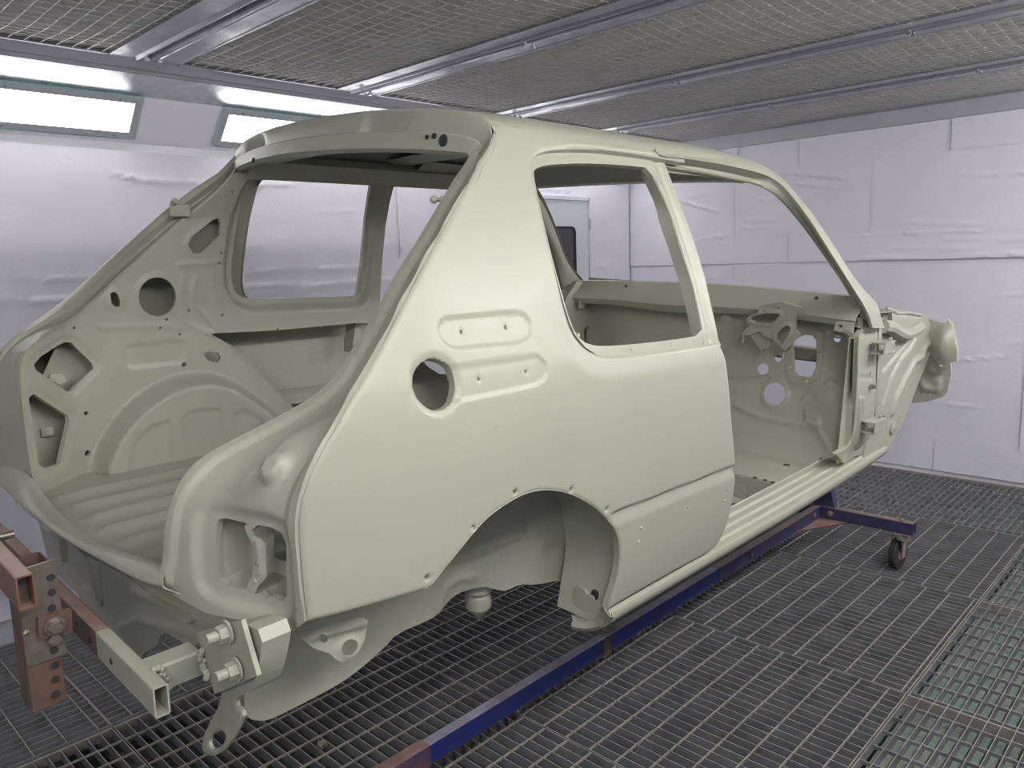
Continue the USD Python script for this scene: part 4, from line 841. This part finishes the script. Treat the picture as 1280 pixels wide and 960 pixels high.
part('floor_pan', patch(FP, sg.box(1.60, -.628, 1.86, .628), fph, g=.016, out=(0, 0, 1), relief=[(sg.LineString(FP.px([(1020, 565), (1008, 590), (990, 600)])), .010, .010), (P2(FP.px([(955, 553), (980, 556), (982, 562), (957, 558)])), .010, .012)]), label='front floor pan with drain holes')
part('floor_pan', patch(Surf(2, lambda x, y: -.075 + 0 * x), sg.box(1.0, -.63, 1.585, .63), [dot(Surf(2, lambda x, y: -.075 + 0 * x), (922.5, 634.5), .055, 20)], g=.04, out=(0, 0, 1)), label='lower rear footwell floor')
# crossmember at the front edge of the rear footwell
part('crossmember', cat([rbox(1.572, 1.628, -.628, .628, .004, .013, .003), rbox(1.570, 1.576, -.628, .628, -.075, .008, .002)]))
for p in [(944, 597), (956.5, 600), (966, 602.5)]:
    a = atz([p], .0135)[0]; part('hole_rim', cyl(a, a + [0, 0, .0008], .008, 12), m='rubber', label='dark hole in the crossmember')
WBs = Surf(0, lambda y, z: 1.560 + 0 * y)
part('access_plate', patch(WBs, P2(WBs.px([(912, 607), (922, 605), (929, 605.5), (932, 609), (932, 621), (929, 626), (914, 625)]), rnd=.006), g=.02, out=(-1, 0, 0), t=.003))

part('side_panel', patch(Surf(1, lambda x, z: -.70 + 0 * x), sg.box(1.86, .05, 2.06, .62), g=.04), label='near footwell side panel behind the hinge post')
# windscreen shelf, dash support and brackets
CW = Surf(0, lambda y, z: 1.93 + .07 * (1 - (y / .64) ** 2))
topc = resample(chaikin(on(CW, [(720, 351), (760, 351), (830, 353), (892, 355.5), (960, 361), (1020, 366), (1067, 371)]), 2, False), 60)
topc = np.vstack([topc[0] + [0, .05, 0], topc, topc[-1] + [-.01, -.05, 0]]); topc = resample(topc, 60)
yy_ = topc[:, 1]; wv = np.exp(-((yy_ - .1) / .25) ** 2)[:, None]
endk = sstep((np.abs(yy_) - .5) / .12)[:, None]
part('windscreen_shelf', loft([topc + [.10, 0, -.02], topc + [.03, 0, .002], topc, topc + [-.004, 0, -.005], topc + [-.055, 0, -.052] , topc + [-.075, 0, -.062] - wv * [.02, 0, .01], topc + [-.085, 0, -.080] - wv * [.04, 0, .01], topc + [-.065, 0, -.105] - wv * [.03, 0, .02], topc + [.06, 0, -.12]], 70))
part('cowl', loft([topc + [.03, 0, 0], topc + [.10, 0, -.02], topc + [.16, 0, -.07], topc + [.30, 0, -.075], topc + [.32, 0, -.11]], 70), label='cowl ahead of the windscreen')
DB = Surf(0, lambda y, z: 1.84 + .25 * (.66 - z))
Sb = lambda pts, r=.004: P2(DB.px(C(880, 370, 1280 / 180, pts)), rnd=r)
dbp = Sb([(330, 345), (375, 285), (410, 265), (372, 235), (375, 200), (420, 165), (480, 155), (500, 90), (700, 60), (860, 108), (815, 170), (805, 300), (850, 360), (795, 410), (740, 470), (722, 490), (690, 470), (640, 420), (590, 375), (540, 365), (500, 315), (455, 325), (400, 350)])
dbh = [Sb([(400, 215), (430, 180), (540, 150), (690, 155), (640, 215), (590, 245), (470, 245)]), Sb([(640, 345), (690, 290), (745, 255), (775, 280), (765, 330), (695, 435), (640, 390)]), Sb([(535, 123), (550, 123), (550, 135), (535, 135)], 0), Sb([(650, 102), (672, 102), (672, 115), (650, 115)], 0)]
dsp = part('dash_support', patch(DB, dbp, dbh, g=.006, out=(-1, 0, 0), rim=.02, relief=[(dbh[0].buffer(.012), .006, .008), (dbh[1].buffer(.010), .006, .008)]))
d0 = DB.lift(dbh[0].centroid.coords[:])[0]
part('bracket', loft([on(DB.off(.02), C(880, 370, 1280 / 180, q)) for q in ([(410, 350), (470, 320), (540, 330), (600, 380)], [(430, 375), (490, 350), (560, 380), (610, 420)], [(480, 450), (520, 440), (560, 455), (600, 440)], [(500, 480), (530, 475), (560, 470), (590, 450)])], 20), parent=dsp)
for p in [(350, 390), (575, 410), (515, 510), (705, 540)]:
    a = on(DB.off(.01), C(880, 370, 1280 / 180, [p]))[0]; part('pin', cyl(a + [0, 0, .02], a + [0, .002, -.012], .004, 8), parent=dsp)
TBk = Surf(0, lambda y, z: 1.80 + 0 * z)
part('bracket', patch(TBk, P2(TBk.px(C(880, 370, 1280 / 180, [(1175, 225), (1270, 228), (1330, 240), (1335, 400), (1270, 340), (1230, 322), (1150, 305)])), rnd=.005), [dot(TBk, (1050.5, 407.5), .007)], g=.008, out=(-1, 0, 0), t=.003, relief=[(sg.LineString(TBk.px(C(880, 370, 1280 / 180, [(1260, 300), (1330, 330)]))), .006, .008)]), label='tab bracket at the near end of the dash')
for p in [(1021.5, 375.5), (784, 360)]:
    a = at([p], lambda q: q[..., 0] - (1.93 + .07 * (1 - (q[..., 1] / .64) ** 2) - .03 - .9 * (.665 - q[..., 2])))[0]; part('hole_rim', lathe([(0, .0), (.006, 0), (.0075, -.004)], a + [-.012, 0, .012], (-.7, 0, .7), 10), m='rubber', label='dark hole in the windscreen shelf')
# rusty and painted pieces in the engine bay that show through the bulkhead
g0 = atx([(1015, 443)], 2.45)[0]
part('engine_bay_rail', rbox(g0[0], g0[0] + .05, g0[1] - .10, g0[1] + .45, g0[2] - .035, g0[2] + .03, .006), label='painted rail across the engine bay')
# far footwell side: gusset from the pillar to the bulkhead
FS = Surf(1, lambda x, z: .63 + 0 * x)
fs = P2(FS.px([(709, 330), (729, 352), (733, 366), (745, 380), (790, 412), (800, 425), (800, 440), (700, 440), (700, 420), (723, 372)]))
part('side_panel', patch(FS, P2([(1.55, .06), (2.0, .06), (2.0, .66), (1.88, .68), (1.80, .60)]), [P2(FS.px([(730, 412), (734, 408), (738, 410), (738, 428), (731, 429)])), dot(FS, (757.5, 403), .010), P2(FS.px([(789, 401), (795, 399), (799, 406), (796, 411), (789, 407)])), P2(FS.px([(797, 421), (803, 424), (804, 427), (798, 424)]))], g=.02, relief=[(sg.LineString(FS.px([(728, 385), (745, 402), (786, 425)])), .012, .008)]), label='far footwell side panel')
lug = aty([(727, 380)], .60)[0]
part('bracket', cat([rbox(lug[0] - .025, lug[0] + .025, lug[1] - .004, lug[1], lug[2] - .022, lug[2] + .022, .002), cyl(lug, lug + [0, -.008, 0], .005, 8)]), label='small lug at the far end of the dash')

# front wing apron, lamp bucket and lower front panel
WL = Surf(1, lambda x, z: -.70 + .0 * x)
wl = P2(np.vstack([WL.px([(1094, 400), (1105, 388), (1118, 386), (1150, 394)]), chaikin(WL.px([(1155, 392), (1163, 402), (1166, 420), (1165, 432), (1158, 455), (1147, 482), (1140, 500), (1132, 520), (1118, 550), (1108, 563), (1100, 572)]), 2, False), WL.px([(1080, 572), (1086, 500)])]))
wr = [(sg.LineString(WL.px([(1146, 420), (1140, 432), (1128, 445), (1115, 470), (1105, 500)])), -.014, .010), (sg.LineString(WL.px([(1160, 428), (1153, 438), (1152, 446), (1142, 452), (1128, 478), (1118, 500), (1114, 516)])), .016, .014), (sg.LineString(WL.px([(1105, 462), (1122, 442), (1142, 422)])), -.012, .008), (P2(WL.px([(1104, 390), (1150, 396), (1148, 412), (1128, 420), (1108, 412)])), .012, .02)]
wlo = part('wing_apron', patch(WL, wl, [dot(WL, (1103, 527), .03)], g=.008, relief=wr, rim=.02))
tb_ = on(WL.off(-.02), [(1103, 408), (1112, 409), (1122, 416), (1130, 419), (1140, 415), (1149, 409)])
part('wing_rail', tube(resample(chaikin(tb_, 2, False), 24), .028, 10), parent=wlo)
part('hinge_stop', lathe([(.03, 0), (.03, .006), (.012, .012), (0, .013)], on(WL, [(1115, 535)])[0], (0, -1, 0), 16), parent=wlo)
tp_ = on(WL.off(-.005), [(1108, 386), (1118, 389), (1120, 392), (1135, 391), (1150, 394)])
part('wing_edge', tube(resample(tp_, 16), .008, 6), parent=wlo)
LB = Surf(0, lambda y, z: 2.86 + 0 * y)
lb = P2(LB.px([(1158, 398), (1175, 403), (1183, 405), (1184, 399), (1190, 406), (1194, 420), (1197, 436), (1196, 452), (1188, 453), (1183, 458), (1174, 456), (1166, 445), (1160, 438)]))
cup = P2(chaikin(LB.px([(1181, 411), (1190, 418), (1193, 430), (1188, 440), (1180, 447), (1173, 442), (1170, 430), (1174, 418)]), 2))
part('lamp_bucket', patch(LB, lb, g=.012, out=(-1, 0, 0), rim=.03, relief=[(cup, .05, .09)]), label='headlamp bucket at the front end')
LF = Surf(0, lambda y, z: 2.95 + 0 * y)
lf = P2(LF.px([(1160, 435), (1166, 445), (1176, 458), (1188, 455), (1189, 468), (1186, 480), (1184, 490), (1176, 497), (1160, 502), (1140, 504), (1138, 490)]))
part('front_panel', patch(LF, lf, [dot(LF, (1154, 493), .006), P2(LF.px([(1160, 492), (1162, 492), (1162, 497), (1160, 497)]))], g=.012, out=(-1, 0, 0), rim=.02, relief=[(sg.LineString(LF.px([(1152, 478), (1156, 486), (1172, 487), (1174, 476)])), .014, .012), (sg.LineString(LF.px([(1164, 462), (1170, 466), (1178, 460)])), .014, .012)]), label='lower front panel')
far_ap = mirror(patch(Surf(1, lambda x, z: -.66 + 0 * x), sg.box(2.0, .30, 2.85, .56), g=.05))
part('wing_apron', far_ap, label='far side wing apron')
part('front_panel', rbox(2.84, 2.87, -.62, .62, .40, .56, .006), label='bonnet slam panel')
# windscreen header underside
wh = np.linspace(-.53, .53, 50)
hx = 1.30 + .06 * (1 - (wh / .56) ** 2)
hz = R_[-1][:, 2]; hzz = np.interp(wh, R_[-1][:, 1], hz)
hb = 1.083 + .014 * (1 - (wh / .56) ** 2)
part('windscreen_header', loft([np.c_[hx, wh, hzz - .002], np.c_[hx + .012, wh, hzz - .012], np.c_[hx + .008, wh, hb + .004], np.c_[hx - .01, wh, hb], np.c_[hx - .07, wh, hb + .004], np.c_[hx - .12, wh, hzz - .02], np.c_[hx - .16, wh, hzz - .01]], 60))
# seal flange running down the post and along the sill
sf_ = np.vstack([on(post.off(-.004), left_px[2:]), [(x_, -.634 + taper(x_) * .8, .042) for x_ in (1.86, 1.7, 1.4, 1.0)]])
part('seal_flange', tube(resample(chaikin(sf_, 2, False), 60), .004, 6))

# ------------------------------------------------------------------ the wheeled trolley below the body
tr = thing('body_trolley', 'blue steel trolley rail under the car body with a side arm on a rubber castor', 'trolley', (0, 0, 0))
RY0, RY1, RZ0, RZ1 = 1.553, 1.590, .200, .260
def hollow(x0, x1, y0, y1, z0, z1, ax, w=.003):
    """square tube along axis ax with open ends"""
    lo, hi = np.array([x0, y0, z0]), np.array([x1, y1, z1]); o = [k for k in range(3) if k != ax]
    P = sg.box(lo[o[0]], lo[o[1]], hi[o[0]], hi[o[1]]).buffer(-.004).buffer(.004, quad_segs=3); m = extrude(P.difference(P.buffer(-w)), hi[ax] - lo[ax])
    T = np.eye(4); T[:3, :3] = 0; T[o[0], 0] = 1; T[o[1], 1] = 1; T[ax, 2] = 1; T[ax, 3] = lo[ax]; m.apply_transform(T); m.fix_normals(); return m
def rx(u, v, z=.26):
    d = (u - 640) * BAS[0] - (v - 480) * BAS[1] + FPX * BAS[2]; p = EYE + d * (z - EYE[2]) / d[2]; return p
xa, xb, xc = rx(534, 930)[0], rx(760, 796)[0], rx(905, 712)[0]
obj('rail', hollow(.35, xa, RY0 - .003, RY1 + .003, RZ0 - .002, RZ1 + .003, 0), 'rail_rust', tr, label='rusty end sleeve of the rail')
obj('rail', hollow(xa - .05, xb - .002, RY0, RY1, RZ0, RZ1, 0), 'rail_blue', tr, label='bright blue near length of the rail')
obj('rail', hollow(xb, xc - .002, RY0, RY1, RZ0, RZ1, 0), 'rail_blue', tr, label='bright blue middle length of the rail')
obj('rail', hollow(xc, 3.872, RY0 - .001, RY1 + .001, RZ0 - .001, RZ1 + .001, 0), 'rail_worn', tr, label='brown dusty far length of the rail')
obj('side_arm', hollow(3.876, 3.921, 1.105, 1.70, RZ0, RZ1, 1), 'rail_worn', tr)
obj('gusset_plate', place(extrude(sg.Polygon([(3.62, 1.553), (3.90, 1.553), (3.90, 1.40)]), .006), (0, 0, RZ0 - .006), (1, 0, 0), (0, 1, 0)), 'rail_rust', tr)
obj('upright', cat([place(extrude(sg.Polygon([(1.485, .26), (1.64, .26), (1.64, .62), (1.57, .62)]), .04), (3.885, 0, 0), (0, 1, 0), (0, 0, 1)), box(3.88, 3.925, 1.49, 1.66, .258, .266)]), 'rail_worn', tr, label='dark upright carrying the front of the car body')
for p in [(757, 790), (767.5, 785), (939, 693), (1003, 641)]:
    a = rx(*p); a[2] = .2605
    if p[0] > 930: a = rx(p[0], p[1], .235); a[1] = RY0; d = (0, -1, 0)
    else: a[1] = np.clip(a[1], RY0 + .012, RY1 - .01); d = (0, 0, 1)
    obj('bolt', cat([hexnut(a, d, .012, .010)]), 'bare_steel' if p[0] < 800 else 'rust_top', tr)
obj('joint_strap', box(xb - .028, xb + .014, RY0 - .004, RY0, RZ0 - .01, RZ1 - .004), 'rust', tr)
for q in ((3.90, 1.165), (3.90, 1.50)): obj('bolt', hexnut((q[0], q[1], RZ1), (0, 0, 1), .013, .008), 'rust_top', tr)
obj('bolt', hexnut((3.876, 1.50, .232), (-1, 0, 0), .014, .012), 'rust_top', tr)
wc_ = np.array([3.955, 1.205, .080])
cs = obj('castor', cat([rbox(3.865, 3.935, 1.12, 1.19, .192, .199, .002), lathe([(.030, .165), (.032, .175), (.030, .192)], (3.90, 1.155, 0), (0, 0, 1), 18)]), 'caster_zinc', tr)
ax = np.array([.08, .99, 0]); ax /= np.linalg.norm(ax); fw_ = np.array([ax[1], -ax[0], 0])
hubc = np.array([3.925, 1.185, .080])
wheel = lathe([(.026, -.016), (.060, -.019), (.074, -.017), (.080, -.011), (.080, .011), (.074, .017), (.060, .019), (.026, .016)], hubc, ax, 36)
obj('wheel', wheel, 'rubber', tr if False else cs, label='black rubber wheel')
obj('hub', lathe([(0, -.024), (.012, -.024), (.012, -.018), (.050, -.015), (.053, 0), (.050, .015), (.012, .018), (.012, .024), (0, .024)], hubc, ax, 28), 'caster_zinc', cs)
for s in (-1, 1):
    pl_ = sg.Polygon([(-.035, .095), (.030, .095), (.018, .02), (.012, -.014), (-.012, -.014), (-.018, .02)]).buffer(.003)
    m = place(extrude(pl_, .003), hubc + ax * (s * .026 - .0015), fw_ * 1.0, np.array([0, 0, 1.])); obj('fork', m, 'caster_zinc', cs)

# ------------------------------------------------------------------ the rusty support frame bolted to the rear of the body (drawn in the body's frame)
sf = thing('support_frame', 'rusty square-tube support frame bolted to the rear of the car body', 'support frame', TW, rot=3.5)
def fpart(name, m, mt, parent=None, label=None, smooth=35): return obj(name, m, mt, parent or sf, smooth, label)
tx0, tx1, tz0, tz1 = -.692, -.667, .166, .220
ysplit = -.36
fpart('cross_tube', hollow(tx0, tx1, -.61, ysplit, tz0, tz1, 1), 'paint', label='near half of the cross tube, oversprayed sage green')
ct = fpart('cross_tube', hollow(tx0, tx1, ysplit + .001, .95, tz0, tz1, 1), 'tube_rust', label='rusty brown far half of the cross tube')
for p in [(96, 779), (113, 801), (139, 827)]:
    a = atx([p], tx0)[0]; fpart('bolt_hole', cyl(a, a + [-.0008, 0, 0], .006, 10), 'rubber', ct)
fpart('upper_tube', hollow(-.812, -.785, -.40, .9, .318, .378, 1), 'tube_rust', label='upper rusty tube with an open end towards the viewer')
po_ = fpart('post', hollow(-.803, -.748, -.361, -.296, .112, .372, 2), 'rust', label='short rusty post with a row of holes')
pp_ = sg.Polygon([(-.803, .20), (-.742, .20), (-.742, .374), (-.746, .378), (-.803, .374)])
fpart('face_plate', place(extrude(pp_, .004), (0, -.361, 0), (1, 0, 0), (0, 0, 1)), 'bare_steel', po_, label='bare steel plate on the upper half of the post')
for p in [(64, 722), (65, 740.5), (65, 760), (68, 813), (69, 831), (69.5, 849), (70.5, 867)]:
    a = aty([p], -.366)[0]; fpart('bolt_hole', cyl(a, a + [0, -.0008, 0], .0065, 12), 'rubber', po_)
cl = P2([(a[0], a[2]) for a in aty(C(0, 720, 4, [(188, 205), (355, 160), (358, 280), (210, 312), (190, 295)]), -.372)], rnd=.003)
cp = fpart('clamp_plate', cat([place(extrude(cl, .008), (0, -.368, 0), (1, 0, 0), (0, 0, 1))]), 'rust')
a = aty([(68, 782)], -.377)[0]; fpart('washer', cyl(a, a + [0, -.003, 0], .017, 20), 'bare_steel', cp); fpart('bolt', hexnut(a + [0, -.003, 0], (0, -1, 0), .0125, .010), 'bare_steel', cp)
a = aty([(68.5, 799)], -.372)[0]; fpart('bolt', hexnut(a, (0, -1, 0), .011, .008), 'bare_steel', cp)
a = aty([(43, 783)], -.35)[0]; fpart('u_bolt', tube([a + [-.01, .05, .03], a + [-.014, -.0, .028], a + [-.016, -.012, .0], a + [-.01, .0, -.028], a + [.0, .05, -.03]], .006, 8), 'bare_steel', cp)
a = atx([(17, 667)], -.692)[0]; fpart('bolt', cyl(a + [0, 0, 0], a + [-.05, 0, .0], .009, 12), 'bare_steel', ct)
fpart('far_tube', hollow(-1.2, -.68, .62, .66, .10, .16, 0), 'rust', label='dark cross rail at the left edge of the photo')
PL = Surf(0, lambda y, z: -.585 + 0 * y)
plate = P2(PL.px(C(0, 720, 4, [(985, 285), (1205, 222), (1285, 500), (1072, 592)])))
fpart('arm', rbox(tx1 - .012, -.585, -.553, -.505, .170, .219, .004), 'paint')
pm = fpart('mount_plate', place(extrude(plate, .008), (-.585, 0, 0), (0, 1, 0), (0, 0, 1)), 'paint')
for p in [(285, 790), (296.5, 836)]:
    a = atx([p], -.588)[0]
    fpart('bolt', cat([cyl(a, a + [-.004, 0, 0], .020, 20), hexnut(a + [-.004, 0, 0], (-1, 0, 0), .015, .014), cyl(a, a + [-.036, 0, 0], .009, 14)]), 'paint', pm)
w1 = [atx([p], -.591)[0] for p in C(0, 720, 4, [(1000, 375), (1008, 420), (1022, 470), (1035, 515)])]
r2 = np.random.default_rng(3)
fpart('weld_bead', cat([trimesh.creation.icosphere(1, .0065).apply_translation(q + r2.normal(0, .0012, 3)) for q in resample(np.array(w1), 9)]), 'paint', pm)
w2 = [aty([p], -.555)[0] for p in C(0, 720, 4, [(770, 470), (800, 462), (830, 500), (850, 560)])]
fpart('weld_bead', cat([trimesh.creation.icosphere(1, .006).apply_translation(q + r2.normal(0, .0012, 3)) for q in resample(np.array(w2), 9)]), 'paint')
# tow eye below the mounting plate: part of the car body
TE = Surf(0, lambda y, z: -.548 + 0 * y)
te = P2(chaikin(TE.px(C(0, 720, 4, [(1110, 560), (1190, 560), (1200, 590), (1165, 645), (1215, 690), (1185, 760), (1150, 830), (1105, 885), (1060, 905), (1020, 895), (1000, 860), (1010, 805), (1045, 730), (1085, 655), (1095, 610)])), 1))
teh = [P2(chaikin(TE.px(C(0, 720, 4, [(1040, 860), (1035, 820), (1065, 785), (1105, 772), (1125, 790), (1118, 830), (1095, 862), (1060, 875)])), 2))]
part('tow_eye', patch(TE, te, teh, g=.005, t=.007, out=(-1, 0, 0), fn=lambda ab, poly: -.003 * np.clip(1 - sdist(poly.boundary, ab) / .006, 0, 1) ** 2), label='towing eye hanging below the rear corner')
cl_ = P2(chaikin(PL.off(.014).px([(236, 800), (300, 778), (330, 790), (322, 842), (312, 870), (270, 868), (262, 845)]), 1))
part('chassis_leg', patch(PL.off(.014), cl_, g=.02, t=.05, out=(-1, 0, 0)), label='end of the chassis leg behind the mounting plate')
# a small clod of dried sealant on the grating
d0 = rx(403, 934, .0); cl0 = trimesh.creation.icosphere(2, .016); cl0.vertices *= [1.1, .9, .8]; cl0.vertices += (meshkit.noise(cl0.vertices * 90) - .5)[:, None] * .012
obj('debris', cl0.apply_translation([d0[0], d0[1], .010]), 'bare_steel', None, 30, 'small clod of dried sealant lying on the grating left of the rail', 'debris')
